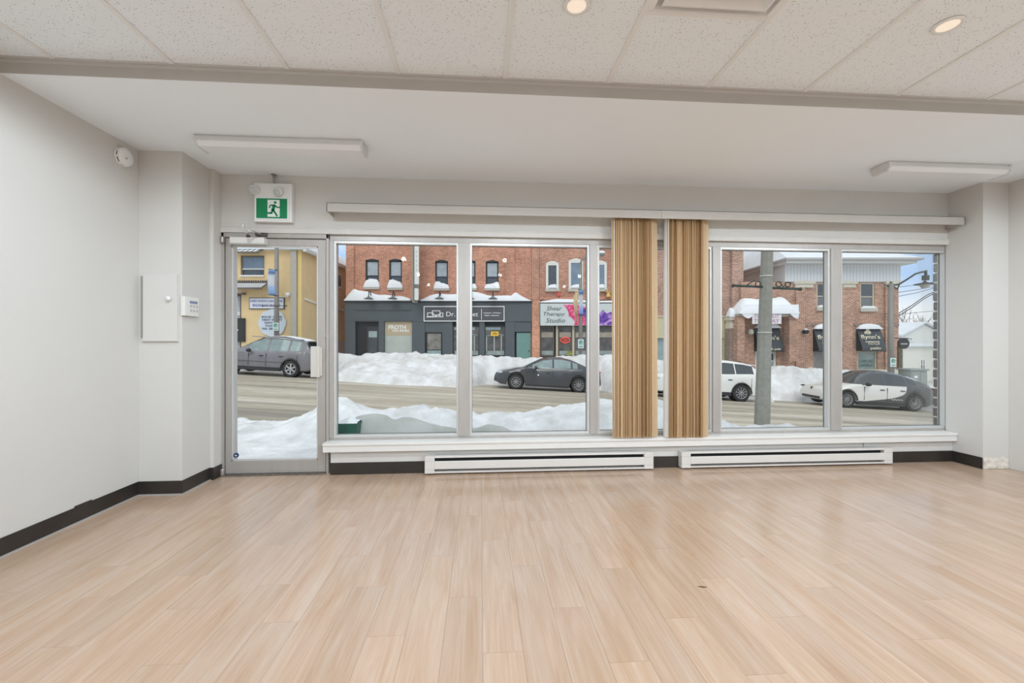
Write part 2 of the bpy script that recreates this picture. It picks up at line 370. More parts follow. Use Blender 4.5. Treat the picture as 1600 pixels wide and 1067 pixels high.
# baseboards
def baseboard(name, segs, label):
    mb = MB()
    for (x0, y0, x1, y1) in segs: mb.box(x0, x1, y0, y1, 0, .104)
    o = mb.obj(name, M_base, None, .002); struct(o, label)
    return o
bl = baseboard('baseboard_left', [(XL, YB, XL+.007, 3.458), (XL, 3.458, -2.263, 3.465), (-2.27, 3.465, -2.263, 3.80), (-2.27, 3.793, -2.231, 3.80), (-2.238, 3.80, -2.231, 3.915)], 'dark vinyl base along the left wall and pier')
toe = MB().box(XL+.007, XL+.018, YB, 3.45, 0, .008).box(XL+.012, -2.256, 3.447, 3.458, 0, .008).box(-2.263, -2.252, 3.455, 3.79, 0, .008)
toe.obj('toe_strip', mat('grey_toe_strip', (.42, .40, .38), .5), bl)
for (yy, z, l) in ((2.95, .104, .12),): MB().box(XL, XL+.006, yy, yy+l, z-.002, z+.008).obj('lifted_edge', M_base, bl)
bf = baseboard('baseboard_front', [(WX0+.03, YK-.007, 4.553, YK)], 'dark vinyl base below the long window')
brr = baseboard('baseboard_right', [(4.553, 3.612, 4.56, YK), (XR-.007, YB, XR, 3.2)], 'dark vinyl base on the right pier')

# ---------------------------------------------------------------- window
PANES = [(-1.302, -.198), (-.099, 1.007), (1.08, 2.184), (2.26, 3.366), (3.472, 4.585)]
FY0, FY1 = 3.935, 4.03
fr = MB().box(WX0, WX1, FY0, FY1, WZ1-.035+.03, WZ1+.045).box(WX0, WX1, FY0, FY1, WZ0-.0, WZ0+.022)
win = fr.obj('window_1', M_alum, None, .003); struct(win, 'long aluminium shopfront window with five fixed panes')
edges = [WX0]+[v for p in PANES for v in p]+[WX1]
for k in range(0, len(edges), 2):
    a, b = edges[k], edges[k+1]
    box('mullion', M_alum, win, a, b, FY0-.012, FY1, WZ0+.022, WZ1-.005, .004)
for (a, b) in PANES:
    st = MB()                         # glazing stop with a light edge
    s = .020
    st.box(a, a+s, FY0+.004, FY1-.03, WZ0+.022, WZ1-.005).box(b-s, b, FY0+.004, FY1-.03, WZ0+.022, WZ1-.005)
    st.box(a+s, b-s, FY0+.004, FY1-.03, WZ1-.005-s, WZ1-.005).box(a+s, b-s, FY0+.004, FY1-.03, WZ0+.022, WZ0+.022+s)
    st.obj('glazing_stop', M_alum_lt, win, .002)
    ga = MB(); g = .0035; q = s
    ga.box(a+q, a+q+g, FY0+.055, FY1-.035, WZ0+.042, WZ1-.025).box(b-q-g, b-q, FY0+.055, FY1-.035, WZ0+.042, WZ1-.025)
    ga.box(a+q, b-q, FY0+.055, FY1-.035, WZ1-.025-g, WZ1-.025).box(a+q, b-q, FY0+.055, FY1-.035, WZ0+.042, WZ0+.042+g)
    ga.obj('gasket', M_gasket, win)
    box('pane', M_glass, win, a+.012, b-.012, FY1-.042, FY1-.036, WZ0+.03, WZ1-.012)
# casing above, sill below
hd = MB().box(DX0, 4.60, YF-.014, YF, 2.105, 2.158).box(DX0, 4.60, YF-.018, YF, 2.150, 2.160)
struct(hd.obj('trim_2', M_trim, None, .003), 'cream head casing above door and window')
sl = MB().box(WX0-.02, 4.557, 3.812, FY0+.01, .262, .285).box(WX0-.02, 4.557, 3.822, 3.845, .205, .262)
struct(sl.obj('trim_3', mat('sill_paint', (.76, .735, .70), .45), None, .005), 'cream painted window sill')

# ---------------------------------------------------------------- door
def dpx(x, y, Y=3.935): p = onY(x, y, Y); return p[0], p[2]
dfm = MB().box(DX0, DX0+.022, YF-.002, 4.05, 0, 2.105).box(DX1-.022, DX1, YF-.002, 4.05, .0, 2.105).box(DX0, DX1, YF-.002, 4.05, 2.066, 2.105)
dr = dfm.obj('door_1', M_alum, None, .003); struct(dr, 'glazed aluminium shop door with grey frame')
LX0, LX1, LZ0, LZ1 = DX0+.028, DX1-.03, .012, 2.058
leaf = MB().box(LX0, LX0+.046, YF+.012, YF+.056, LZ0, LZ1).box(LX1-.066, LX1, YF+.012, YF+.056, LZ0, LZ1)
leaf.box(LX0+.046, LX1-.066, YF+.012, YF+.056, LZ1-.058, LZ1).box(LX0+.046, LX1-.066, YF+.012, YF+.056, LZ0, .118)
lf = leaf.obj('door_leaf', M_alum, dr, .003)
gx0, gx1, gz0, gz1 = LX0+.046, LX1-.066, .118, LZ1-.058
gs = MB(); q = .013
gs.box(gx0, gx0+q, YF+.02, YF+.045, gz0, gz1).box(gx1-q, gx1, YF+.02, YF+.045, gz0, gz1).box(gx0, gx1, YF+.02, YF+.045, gz1-q, gz1).box(gx0, gx1, YF+.02, YF+.045, gz0, gz0+q)
gs.obj('glazing_bead', M_alum_lt, lf, .002)
box('pane', M_glass, lf, gx0+.004, gx1-.004, YF+.030, YF+.036, gz0+.004, gz1-.004)
x0, z0 = dpx(489.5, 588.5); x1, z1 = dpx(503, 541)
hp = MB().box(x0, x1, YF-.028, YF+.012, z0, z1).box(x1-.022, x1+.012, YF-.012, YF+.012, z0+.01, z1-.01)
tag(hp.obj('lock_cover', mat('lock_cover_paint', (.60, .56, .51), .4), lf, .003))
MB().box(x0-.002, x0+.004, YF-.03, YF+.012, z0, z1).box(x1-.024, x1-.020, YF-.03, YF-.02, z0, z1).obj('lock_edge', M_alum_lt, lf)
MB().disc(.011, ((x0+x1)/2+.07, YF-.0, z1+.09), 'y', 16, .014).obj('lock_cylinder', mat('brushed_steel', (.45, .44, .42), .35, metal=.8), lf)
for z in (LZ1-.02, .035):               # pivots
    MB().lathe([(.0001, -.03), (.016, -.03), (.018, -.02), (.018, .02), (.016, .03), (.0001, .03)], 16, (DX0+.016, YF-.012, z)).obj('pivot', mat('pivot_metal', (.40, .37, .34), .4, metal=.6), dr)
# closer
cx0, cz0 = dpx(366.5, 383.5); cx1, cz1 = dpx(419.5, 374)
cb_ = MB().box(cx0, cx1, YF-.052, YF+.012, LZ1-.056, LZ1-.002).obj('closer_body', mat('closer_cover', (.74, .72, .69), .35), lf, .004)
MB().box(cx0+.002, cx1-.002, YF-.0535, YF-.03, LZ1-.058, LZ1-.050).obj('cover_edge', M_alum_lt, cb_)
pv = Vector(((cx0+cx1)/2-.005, YF-.025, LZ1-.004))
eq = onY(379.5, 354, YF-.30); el = Vector((eq[0], YF-.30, LZ1+.030)); sh = Vector((pv.x+.105, YF-.02, LZ1+.03))
def bar(a, b, wd, th):
    a, b = Vector(a), Vector(b); t = (b-a).normalized(); s_ = t.cross(Vector((0, 0, 1))).normalized(); up = s_.cross(t)
    vs = [a+s_*wd/2*i+up*th/2*j for i, j in ((-1, -1), (1, -1), (1, 1), (-1, 1))]+[b+s_*wd/2*i+up*th/2*j for i, j in ((-1, -1), (1, -1), (1, 1), (-1, 1))]
    return MB().add(vs, [(0, 1, 2, 3), (7, 6, 5, 4), (0, 4, 5, 1), (1, 5, 6, 2), (2, 6, 7, 3), (3, 7, 4, 0)])
M_arm = mat('closer_arm', (.78, .77, .75), .28, metal=.7)
bar(pv+Vector((0, 0, .024)), el, .022, .007).obj('closer_arm', M_arm, lf)
bar(el+Vector((0, 0, .006)), sh, .018, .006).obj('closer_arm', M_arm, lf)
MB().tube([pv, pv+Vector((0, 0, .034))], .013, 12).obj('closer_spindle', mat('dark_metal', (.09, .085, .08), .4, metal=.5), lf)
MB().tube([el-Vector((0, 0, .006)), el+Vector((0, 0, .016))], .011, 12).obj('arm_joint', M_arm, lf)
MB().box(sh.x-.045, sh.x+.05, YF-.03, YF, sh.z-.012, sh.z+.012).obj('arm_bracket', MATS['dark_metal'], dr, .003)
MB().box(DX0+.02, DX1-.02, YF-.03, YF+.10, -.002, .010).obj('threshold', mat('worn_threshold', (.16, .14, .12), .5, metal=.3, var=.3, vscale=30), dr, .003)
x_, z_ = dpx(366.5, 711, YF+.03); x_ = max(x_, gx0+q+.024)
st = MB().disc(.021, (x_, YF+.018, z_), 'y', 24, .010).obj('round_sticker', mat('navy_sticker', (.012, .035, .11), .5), lf)
MB().box(x_-.011, x_+.011, YF+.0165, YF+.018, z_-.003, z_+.004).box(x_-.002, x_+.003, YF+.0165, YF+.018, z_-.012, z_+.009).obj('sticker_mark', mat('sticker_white', (.7, .75, .8), .5), st)

# ================================================================== THINGS IN THE ROOM
def font_mesh(text, name, m, shear=0, bold=0, ext=.01, spacing=1.0):
    cu = bpy.data.curves.new('t', 'FONT'); cu.body = text; cu.size = 1; cu.align_x = 'CENTER'; cu.extrude = ext; cu.offset = bold; cu.shear = shear
    cu.resolution_u = 3; cu.space_character = spacing
    ob = bpy.data.objects.new('t', cu); COL.objects.link(ob)
    dg = bpy.context.evaluated_depsgraph_get(); me = bpy.data.meshes.new_from_object(ob.evaluated_get(dg))
    bpy.data.objects.remove(ob); bpy.data.curves.remove(cu); me.name = name; me.materials.clear(); me.materials.append(m); return me
def lettering(parent, text, x0, x1, z0, z1, y, m, name='lettering', shear=0, bold=0, thick=.01, rot=0, fit=True, spacing=1.0):
    """text on the plane y (facing -y), fitted into the box"""
    me = font_mesh(text, name, m, shear, bold, .01, spacing)
    xs_ = [v.co.x for v in me.vertices]; ys_ = [v.co.y for v in me.vertices]
    ax, bx, ay, by = min(xs_), max(xs_), min(ys_), max(ys_)
    for v in me.vertices:
        a = (v.co.x-ax)/(bx-ax); b = (v.co.y-ay)/(by-ay)
        v.co = (x0+a*(x1-x0), y-(v.co.z+.01)/.02*thick, z0+b*(z1-z0))
    return put(name, me, parent)

# exit sign with emergency lamp heads
def wpx(x, y, Y=YF): p = onY(x, y, Y); return p[0], p[2]
ex0, ez0 = wpx(397, 346, YF-.055); ex1, ez1 = wpx(456, 287, YF-.055)
exo = thing('exit_sign', 'white emergency exit sign with green running man above the door', 'exit sign', ((ex0+ex1)/2, YF, ez0))
hw_, hh = (ex1-ex0)/2, ez1-ez0
box('housing', M_plast, exo, -hw_, hw_, -.055, 0, 0, hh, .008)
gw0, gw1, gh0, gh1 = -hw_+.022, hw_-.036, .028, .198
box('panel_frame', mat('sign_bezel', (.80, .82, .80), .4), exo, gw0-.012, gw1+.012, -.062, -.05, gh0-.012, gh1+.012, .003)
gp = box('green_panel', mat('exit_green', (.0, .23, .085), .4), exo, gw0, gw1, -.0635, -.06, gh0, gh1)
M_pic = mat('pictogram_white', (.82, .86, .82), .45)
M_gr = MATS['exit_green']
pc = (gw0+gw1)/2
MB().box(pc-.034, pc+.066, -.0655, -.063, gh0+.012, gh1-.012).obj('doorway_mark', M_pic, gp)
man = MB()
def limb(pts, r):
    for (a, b) in zip(pts[:-1], pts[1:]):
        a, b = Vector((a[0], 0, a[1])), Vector((b[0], 0, b[1])); t = (b-a).normalized(); n_ = Vector((-t.z, 0, t.x))
        q = [a+n_*r-t*r*.4, a-n_*r-t*r*.4, b-n_*r+t*r*.4, b+n_*r+t*r*.4]
        man.add([(p.x, -.0665, p.z) for p in q]+[(p.x, -.065, p.z) for p in q], [(0, 1, 2, 3), (4, 5, 6, 7), (0, 1, 5, 4), (1, 2, 6, 5), (2, 3, 7, 6), (3, 0, 4, 7)])
mz = gh0
man.disc(.0115, (pc+.030, -.0665, mz+.135), 'y', 16, .0015)
limb([(pc+.022, mz+.110), (pc+.010, mz+.070)], .013)
limb([(pc+.024, mz+.112), (pc-.008, mz+.112), (pc-.020, mz+.090)], .0055)
limb([(pc+.026, mz+.112), (pc+.045, mz+.094), (pc+.070, mz+.094)], .0055)
limb([(pc+.012, mz+.072), (pc+.028, mz+.050), (pc+.046, mz+.020)], .0075)
limb([(pc+.008, mz+.070), (pc+.000, mz+.044), (pc-.032, mz+.044)], .0075)
man.obj('running_man', M_gr, gp)
for lx, lz in ((-hw_+.004, hh-.055), (.055, hh-.070)):
    hd_ = MB().lathe([(.0001, 0), (.028, 0), (.036, .012), (.038, .035), (.034, .042), (.0001, .043)], 20, (0, 0, 0)).obj('lamp_head', M_plast, exo)
    hd_.location = (lx, -.058, lz); hd_.rotation_euler = (math.radians(118), 0, math.radians(18 if lx < 0 else -8))
    MB().lathe([(.0001, .0432), (.03, .0435), (.026, .047), (.0001, .049)], 20).obj('lens', mat('lamp_lens', (.55, .58, .57), .15), hd_)
cxq = onY(428, 275, YF-.03)[0]
cd = MB().tube([(cxq, YF-.03, ez1-.002), (cxq, YF-.03, ZS-.004)], .009, 10).obj('conduit', mat('conduit_grey', (.38, .36, .34), .5, metal=.3))
tag(cd, 'short grey conduit from the exit sign up to the soffit', 'conduit')
MB().disc(.022, (cxq, YF-.03, ZS-.008), 'z', 16, .008).obj('collar', MATS['conduit_grey'], cd)

# smoke detector on the left wall
p = onX(190, 245.5, XL)
sd = thing('smoke_detector', 'round white smoke detector high on the left wall', 'smoke detector', (XL, p[1], p[2]), (0, PI/2, 0))
MB().lathe([(.0001, 0), (.070, 0), (.070, .010), (.0001, .010)], 40).obj('base', M_plast, sd)
MB().lathe([(.058, .010), (.060, .022), (.0001, .022)], 40).obj('vent_ring', M_dark, sd)
MB().lathe([(.066, .022), (.066, .028), (.060, .038), (.040, .042), (.0001, .043)], 40).lathe([(.066, .022), (.05, .022)], 40).obj('cover', M_plast, sd)
for k in range(8):
    a = k*PI/4+.2
    MB().box(-.008, .008, .057, .0665, .010, .023, Matrix.Rotation(a, 4, 'Z')).obj('rib', M_plast, sd)
MB().lathe([(.0001, .043), (.008, .043), (.007, .046), (.0001, .046)], 16, (.012, -.012, 0)).obj('test_button', mat('grey_button', (.5, .49, .47), .5), sd)

# electrical panel on the pier
p0 = onY(224, 534, 3.455); p1 = onY(279, 428, 3.455)
ep = thing('electrical_panel', 'beige metal electrical panel with round knob on the left pier', 'electrical panel', ((p0[0]+p1[0])/2, 3.465, p0[2]))
hw_ = (p1[0]-p0[0])/2; hh = p1[2]-p0[2]; M_pan = mat('panel_paint', (.66, .635, .60), .5, var=.01)
box('back_frame', M_pan, ep, -hw_-.012, hw_, -.012, 0, 0, hh, .002)
pd = box('panel_door', M_pan, ep, -hw_+.004, hw_-.004, -.022, -.013, .004, hh-.004, .003)
MB().box(-hw_-.016, -hw_-.004, -.016, 0, .03, hh-.02).obj('hinge_strip', mat('panel_hinge', (.33, .31, .29), .5), ep)
kx, kz = onY(265.5, 466.5, 3.44)[0]-(p0[0]+p1[0])/2, onY(265.5, 466.5, 3.44)[2]-p0[2]
MB().lathe([(.0001, 0), (.007, 0), (.007, -.012), (.017, -.016), (.018, -.026), (.014, -.032), (.0001, -.033)], 24, (kx, -.022, kz), 'y').obj('knob', M_plast, pd)

# keypad on the pier's inner face
a = onX(288, 493, -2.245); b = onX(310, 466, -2.245)
kp = thing('alarm_keypad', 'small cream alarm keypad with display beside the door', 'keypad', (-2.27, (a[1]+b[1])/2, a[2]))
hy = (b[1]-a[1])/2; hz = b[2]-a[2]
box('case', mat('cream_plastic', (.76, .745, .70), .45), kp, 0, .03, -hy, hy, 0, hz, .004)
box('display', mat('keypad_display', (.22, .27, .36), .3), kp, .029, .0315, -hy*.35, hy*.75, hz*.66, hz*.80)
for k in range(6): box('key', mat('key_rubber', (.5, .49, .47), .6), kp, .029, .032, -hy*.3+(k % 3)*.035, -hy*.3+(k % 3)*.035+.022, hz*.22+(k//3)*.035, hz*.22+(k//3)*.035+.02)

# electric baseboard heaters
def heater(label, xa, ya, xb, yb, h):
    Y = YK-.075
    A = onY(xa, ya, Y); B = onY(xb, yb, Y)
    z0 = (A[2]+B[2])/2; z0 = max(.014, z0); x0, x1 = A[0], B[0]; Lh = x1-x0; hw = Lh/2
    t = thing('baseboard_heater', label, 'heater', ((x0+x1)/2, YK-.007, z0), (0, 0, 0), 'electric baseboard heaters')
    e = .085; D = .066
    box('back_plate', M_heater, t, -hw+.01, hw-.01, -.008, 0, 0, h)
    MB().prism([(-D, h*.24), (-D, h*.72), (-D-.004, h*.72), (-D-.006, h*.68), (-D-.006, h*.28), (-D-.004, h*.24)], -hw+e, hw-e, 'x').obj('front_cover', M_heater, t)
    MB().prism([(0, h), (-D+.008, h), (-D, h*.965), (-D, h*.90), (-D+.004, h*.90), (-D+.004, h*.955), (-D+.01, h*.985), (0, h*.985)], -hw+e, hw-e, 'x').obj('top_cover', M_heater, t)
    MB().prism([(0, 0), (-D, 0), (-D-.002, h*.02), (-D-.002, h*.11), (-D+.002, h*.11), (-D+.002, h*.02), (0, .004)], -hw+e, hw-e, 'x').obj('bottom_tray', M_heater, t)
    for s in (-1, 1):
        c = MB().box(s*(hw-e), s*hw, -D-.006, 0, -.001, h+.001).obj('end_cap', M_heater, t, .006)
        for f in (.232, .722): box('seam', mat('seam_shadow', (.42, .39, .36), .8), c, s*(hw-e+.002), s*(hw+.0012), -D-.0075, -.004, h*f, h*(f+.01))
    MB().box(-hw+e, hw-e, -.03, -.012, h*.12, h*.9).obj('element', M_dark, t)
    fins = MB(); k = -hw+e+.01
    while k < hw-e: fins.box(k, k+.0012, -.058, -.03, h*.30, h*.66); k += .012
    tag(fins.obj('fins', mat('fin_metal', (.12, .12, .12), .5, metal=.5), t), kind='stuff')
    return t
heater('cream baseboard heater nearer the door, left of the two under the window', 663.5, 740.4, 1021, 733.5, .148)
heater('cream baseboard heater farther from the door, right of the two under the window', 1065, 733, 1394.5, 722.5, .142)
pc_ = onY(1349, 702, YK-.004)
cdp = MB().tube([(pc_[0], YK-.004, .20), (pc_[0]+.001, YK-.004, .165), (pc_[0], YK-.006, .13)], .0025, 8).obj('heater_cable', mat('cable_grey', (.35, .32, .3), .6)); tag(cdp, 'thin cable rising from the right heater to the sill', 'cable')

# fluorescent wraparound lights on the soffit
def wrap_light(label, x0, x1, yn):
    t = thing('wraparound_light', label, 'ceiling light', ((x0+x1)/2, yn, ZS), (0, 0, 0), 'wraparound soffit lights')
    hw = (x1-x0)/2; Wd = .17; h = .072
    M_pan2 = mat('light_pan', (.68, .675, .665), .4); M_dif = mat('acrylic_diffuser', (.84, .84, .86), .3)
    MB().box(-hw, hw, .006, Wd-.006, -.022, -.001).obj('pan', M_pan2, t, .002)
    MB().prism([(0, -.018), (Wd, -.018), (Wd, -.030), (Wd-.022, -h), (.022, -h), (0, -.045)], -hw+.012, hw-.012, 'x').obj('diffuser', M_dif, t, .003)
    for s in (-1, 1):
        MB().prism([(-.002, -.004), (Wd+.002, -.004), (Wd+.002, -.032), (Wd-.02, -h-.003), (.02, -h-.003), (-.002, -.047)], s*(hw-.012), s*(hw+.004), 'x').obj('end_cap', M_pan2, t, .002)
    for y in (.002, Wd-.002): MB().box(-hw+.012, hw-.012, y-.003, y+.003, -.040, -.014).obj('side_rail', M_pan2, t)
    return t
aN = onZ(303, 209, ZS); bN = onZ(565, 218, ZS)
wrap_light('long white wraparound light on the soffit above the door', aN[0], bN[0], (aN[1]+bN[1])/2)
aN = onZ(1383, 254, ZS); bN = onZ(1589, 254, ZS)
wrap_light('long white wraparound light on the soffit at the right pier', aN[0]-.0, bN[0], (aN[1]+bN[1])/2)

# recessed downlights (two in view; the others, unseen, are added to light the room)
A = onZ(901, 8, ZC); B = onZ(1481, 39, ZC)
M_lens = mat('warm_lens', (.9, .85, .78), .3, emit=(1, .80, .62), estr=.4)
sp = B[0]-A[0]; dy = 1.82; yrow = (A[1]+B[1])/2
rows = ['in the front row', 'in the second row', 'in the third row', 'in the rear row']
def downlight(x, y, label):
    t = thing('recessed_downlight', label, 'downlight', (x, y, ZC), (0, 0, 0), 'recessed ceiling downlights')
    MB().lathe([(.043, -.0035), (.047, -.007), (.058, -.006), (.060, -.001), (.060, .0)], 32).obj('trim_ring', M_plast, t)
    MB().lathe([(.0001, -.004), (.044, -.004)], 32).obj('lens', M_lens, t)
    ld = bpy.data.lights.new('downlight_lamp', 'SPOT'); ld.energy = LAMP_W*PI; ld.spot_size = math.radians(175); ld.spot_blend = .26; ld.shadow_soft_size = .04; ld.color = (.81, .932, 1.04)
    lo = bpy.data.objects.new('downlight_lamp', ld); COL.objects.link(lo); lo.parent = t; lo.location = (0, 0, -.055)
downlight(A[0], A[1], 'round recessed downlight in the tile ceiling just left of the air diffuser')
downlight(B[0], B[1], 'round recessed downlight in the tile ceiling right of the air diffuser')
for r in range(4):
    for k in range(-1, 3):
        xx = A[0]+k*sp; yy = yrow-r*dy
        if (r == 0 and k in (0, 1)) or not XL+.3 < xx < XR-.3: continue
        downlight(xx, yy, 'added unseen downlight %s, %s column from the left wall' % (rows[r], ['first', 'second', 'third', 'fourth'][k+1]))

# vertical blinds
VY = 3.74
M_val = mat('valance_vinyl', (.49, .455, .41), .5, var=.02, vscale=4)
M_slat = mat('tan_blind_fabric', (.80, .62, .40), .8, var=.06, vscale=30, stretch=(1, 1, 6), rnd=.10)
# a little light passes through the fabric
nt_ = M_slat.node_tree; b_ = nt_.nodes['Principled BSDF']; out_ = [n for n in nt_.nodes if n.type == 'OUTPUT_MATERIAL'][0]
tl_ = N(nt_, 'ShaderNodeBsdfTranslucent'); tl_.inputs[0].default_value = (.80, .62, .38, 1); ms_ = N(nt_, 'ShaderNodeMixShader'); ms_.inputs[0].default_value = .42
L(nt_, b_.outputs[0], ms_.inputs[1]); L(nt_, tl_.outputs[0], ms_.inputs[2]); L(nt_, ms_.outputs[0], out_.inputs[0])
M_slatw = mat('white_lining', (.80, .78, .74), .7)
zt = (onY(510, 317, VY)[2]+onY(1508, 338, VY)[2])/2; zb = (onY(510, 331, VY)[2]+onY(1508, 351, VY)[2])/2
def slat_mesh(wd, h, cv):
    mb = MB(); n = 4
    mb.grid(n, 1, lambda a, b: ((a-.5)*wd, cv*(1-(2*a-1)**2), -b*h))
    return mb
def blind(label, xa, xb, sx0, sx1, flat, seed):
    t = thing('vertical_blind', label, 'window blind', ((xa+xb)/2, YF, zb), (0, 0, 0), 'tan vertical blinds')
    ox = (xa+xb)/2; H = zt-zb; y0 = VY-YF
    v = MB().box(xa-ox, xb-ox, y0, y0+.006, 0, H).box(xa-ox, xb-ox, y0, y0+.05, H-.006, H)
    v.obj('valance', M_val, t, .0015)
    box('head_rail', M_plast, t, xa-ox+.01, xb-ox-.01, y0+.065, y0+.105, H-.045, H-.012, .003)
    for e_ in ((xa-ox) if not label.startswith('right') else (xb-ox-.006),): box('valance_return', M_val, t, e_, e_+.006, y0, -.002, 0, H)
    for k in range(3):
        xx = xa-ox+.2+k*(xb-xa-.4)/2; box('bracket', M_plast, t, xx-.02, xx+.02, y0+.06, 0, H-.012, H-.004)
    rs = random.Random(seed); n = 40; zbot = onY((sx0+sx1)/2, 683.5, VY+.05)[2]-zb
    X0, X1 = onY(sx0, 500, VY+.04)[0]-ox, onY(sx1, 500, VY+.04)[0]-ox
    for k in range(n):
        f = k/(n-1); xx = X0+.012+(X1-X0-.024)*f; ang = math.radians(rs.uniform(20, 50)); wd = .089
        if k in flat: ang = math.radians(flat[k])
        h = (H-.03)-zbot+rs.uniform(-.002, .004)
        me = slat_mesh(wd, h, rs.uniform(.003, .009)).mesh('slat', M_slatw if (flat and k in flat and flat[k] > 90) else M_slat, fix=False)
        s = put('slat', me, t, (xx, y0+.075, H-.03)); s.rotation_euler = (rs.uniform(-.003, .003), rs.uniform(-.004, .004) if k not in flat else -.006, ang)
    return t, ox, y0, H, zbot
xs_ = onY(1034, 340, VY)[0]
xa = onY(510, 320, VY)[0]; xb = onY(1508, 340, VY)[0]
tB, ox, y0, H, zbot = blind('left tan vertical blind, slats stacked beside the middle pane', xa, xs_-.001, 961, 1027, {10: 24, 11: 26, 27: 70}, 4)
xw = onY(960.5, 500, VY+.03)[0]-ox
MB().tube([(xw, y0+.05, H-.04), (xw, y0+.05, zbot+.02)], .004, 8).obj('wand', M_plast, tB)
tB, ox, y0, H, zbot = blind('right tan vertical blind, stack with its first slats splayed open', xs_+.001, xb, 1042, 1108, {0: 97, 1: 70, 2: 50, 3: 55, 6: 72, 7: 30}, 11)

# small scrap on the floor
p = onZ(1097, 917, 0); sc_ = MB().prism([(-.02, -.003), (.0, -.007), (.022, .002), (.004, .006)], 0, .002, 'z').obj('wood_chip', mat('chip_brown', (.16, .08, .02), .8)); sc_.location = (p[0], p[1], .0002); sc_.rotation_euler = (0, 0, -.4); tag(sc_, 'tiny brown wood chip lying on the plank floor', 'debris')

# ================================================================== THE STREET
def zroad(u, d): return -.53-.0548*u-.035*(d-7.5)
def zwalk(u, d): return -.20-.0548*(u+2.2)-.035*(d-4.2)
def zfar(u): return -.55-.0548*u
def lerp_tab(tab, v):
    if v <= tab[0][0]: return tab[0][1]
    for (a, p), (b, q) in zip(tab[:-1], tab[1:]):
        if v <= b: return p+(q-p)*(v-a)/(b-a)
    return tab[-1][1]
def sstep(a, b, v): t = max(0, min(1, (v-a)/(b-a))); return t*t*(3-2*t)
def nz3(x, y, z=0): return noise.noise(Vector((x, y, z)))
def fbm(x, y, o=4):
    s = 0; a = 1; f = 1
    for k in range(o): s += a*nz3(x*f, y*f, k*7.3); a *= .5; f *= 2.1
    return s

M_snow = mat('snow', (.84, .86, .885), .7, var=.03, vscale=2.5, bump=.35, bscale=7)
M_snowd = mat('street_snow', (.83, .838, .848), .75, col2=(.55, .55, .545), vscale=2.4, bump=.9, bscale=11, detail=8)
M_bank = mat('ploughed_snow', (.83, .84, .86), .75, col2=(.58, .56, .53), vscale=1.6, bump=.9, bscale=6, detail=8)

def road_mat():
    m = bpy.data.materials.new('slushy_road'); m.use_nodes = True; nt = m.node_tree; b = nt.nodes['Principled BSDF']
    t = N(nt, 'ShaderNodeTexCoord'); mp = N(nt, 'ShaderNodeMapping'); mp.inputs['Scale'].default_value = (.10, 1.25, 1); L(nt, t.outputs['Object'], mp.inputs[0])
    n = N(nt, 'ShaderNodeTexNoise', i_Scale=1.0, i_Detail=7.0, i_Roughness=.55, i_Distortion=.3); L(nt, mp.outputs[0], n.inputs['Vector'])
    r = ramp(nt, [(.30, srgb(140, 133, 120)), (.43, srgb(168, 159, 142)), (.55, srgb(188, 179, 162)), (.70, srgb(214, 207, 194))]); L(nt, n.outputs[0], r.inputs[0])
    n2 = N(nt, 'ShaderNodeTexNoise', i_Scale=3.0, i_Detail=5.0); L(nt, t.outputs['Object'], n2.inputs['Vector'])
    r2 = ramp(nt, [(.35, (.88, .87, .85)), (.65, (1, 1, 1))]); L(nt, n2.outputs[0], r2.inputs[0])
    mu = N(nt, 'ShaderNodeMix', data_type='RGBA', blend_type='MULTIPLY'); mu.inputs[0].default_value = 1; L(nt, r.outputs[0], mu.inputs[6]); L(nt, r2.outputs[0], mu.inputs[7])
    # wet wheel tracks along the street
    s = N(nt, 'ShaderNodeSeparateXYZ'); L(nt, t.outputs['Object'], s.inputs[0])
    wv = N(nt, 'ShaderNodeTexNoise', i_Scale=.25); L(nt, t.outputs['Object'], wv.inputs['Vector'])
    ad = N(nt, 'ShaderNodeMath', operation='MULTIPLY_ADD'); L(nt, wv.outputs[0], ad.inputs[0]); ad.inputs[1].default_value = .8; L(nt, s.outputs[1], ad.inputs[2])
    tr = None
    for c, wd, st in ((9.1, .42, .75), (10.6, .30, .55), (13.6, .30, .22), (15.0, .3, .2)):
        su = N(nt, 'ShaderNodeMath', operation='SUBTRACT'); L(nt, ad.outputs[0], su.inputs[0]); su.inputs[1].default_value = c
        ab = N(nt, 'ShaderNodeMath', operation='ABSOLUTE'); L(nt, su.outputs[0], ab.inputs[0])
        mr = N(nt, 'ShaderNodeMapRange', interpolation_type='SMOOTHSTEP'); mr.inputs[1].default_value = wd*.35; mr.inputs[2].default_value = wd; mr.inputs[3].default_value = st; mr.inputs[4].default_value = 0; L(nt, ab.outputs[0], mr.inputs[0])
        if tr is None: tr = mr.outputs[0]
        else:
            mxn = N(nt, 'ShaderNodeMath', operation='MAXIMUM'); L(nt, tr, mxn.inputs[0]); L(nt, mr.outputs[0], mxn.inputs[1]); tr = mxn.outputs[0]
    mk = N(nt, 'ShaderNodeMath', operation='MULTIPLY'); L(nt, tr, mk.inputs[0]); L(nt, r2.outputs[0], mk.inputs[1])
    m2 = N(nt, 'ShaderNodeMix', data_type='RGBA'); L(nt, mk.outputs[0], m2.inputs[0]); L(nt, mu.outputs[2], m2.inputs[6]); m2.inputs[7].default_value = (*srgb(128, 122, 112), 1)
    L(nt, m2.outputs[2], b.inputs['Base Color']); b.inputs['Roughness'].default_value = .6
    bp = N(nt, 'ShaderNodeBump', i_Strength=.5, i_Distance=.05); L(nt, n2.outputs[0], bp.inputs['Height']); L(nt, bp.outputs[0], b.inputs['Normal'])
    return m
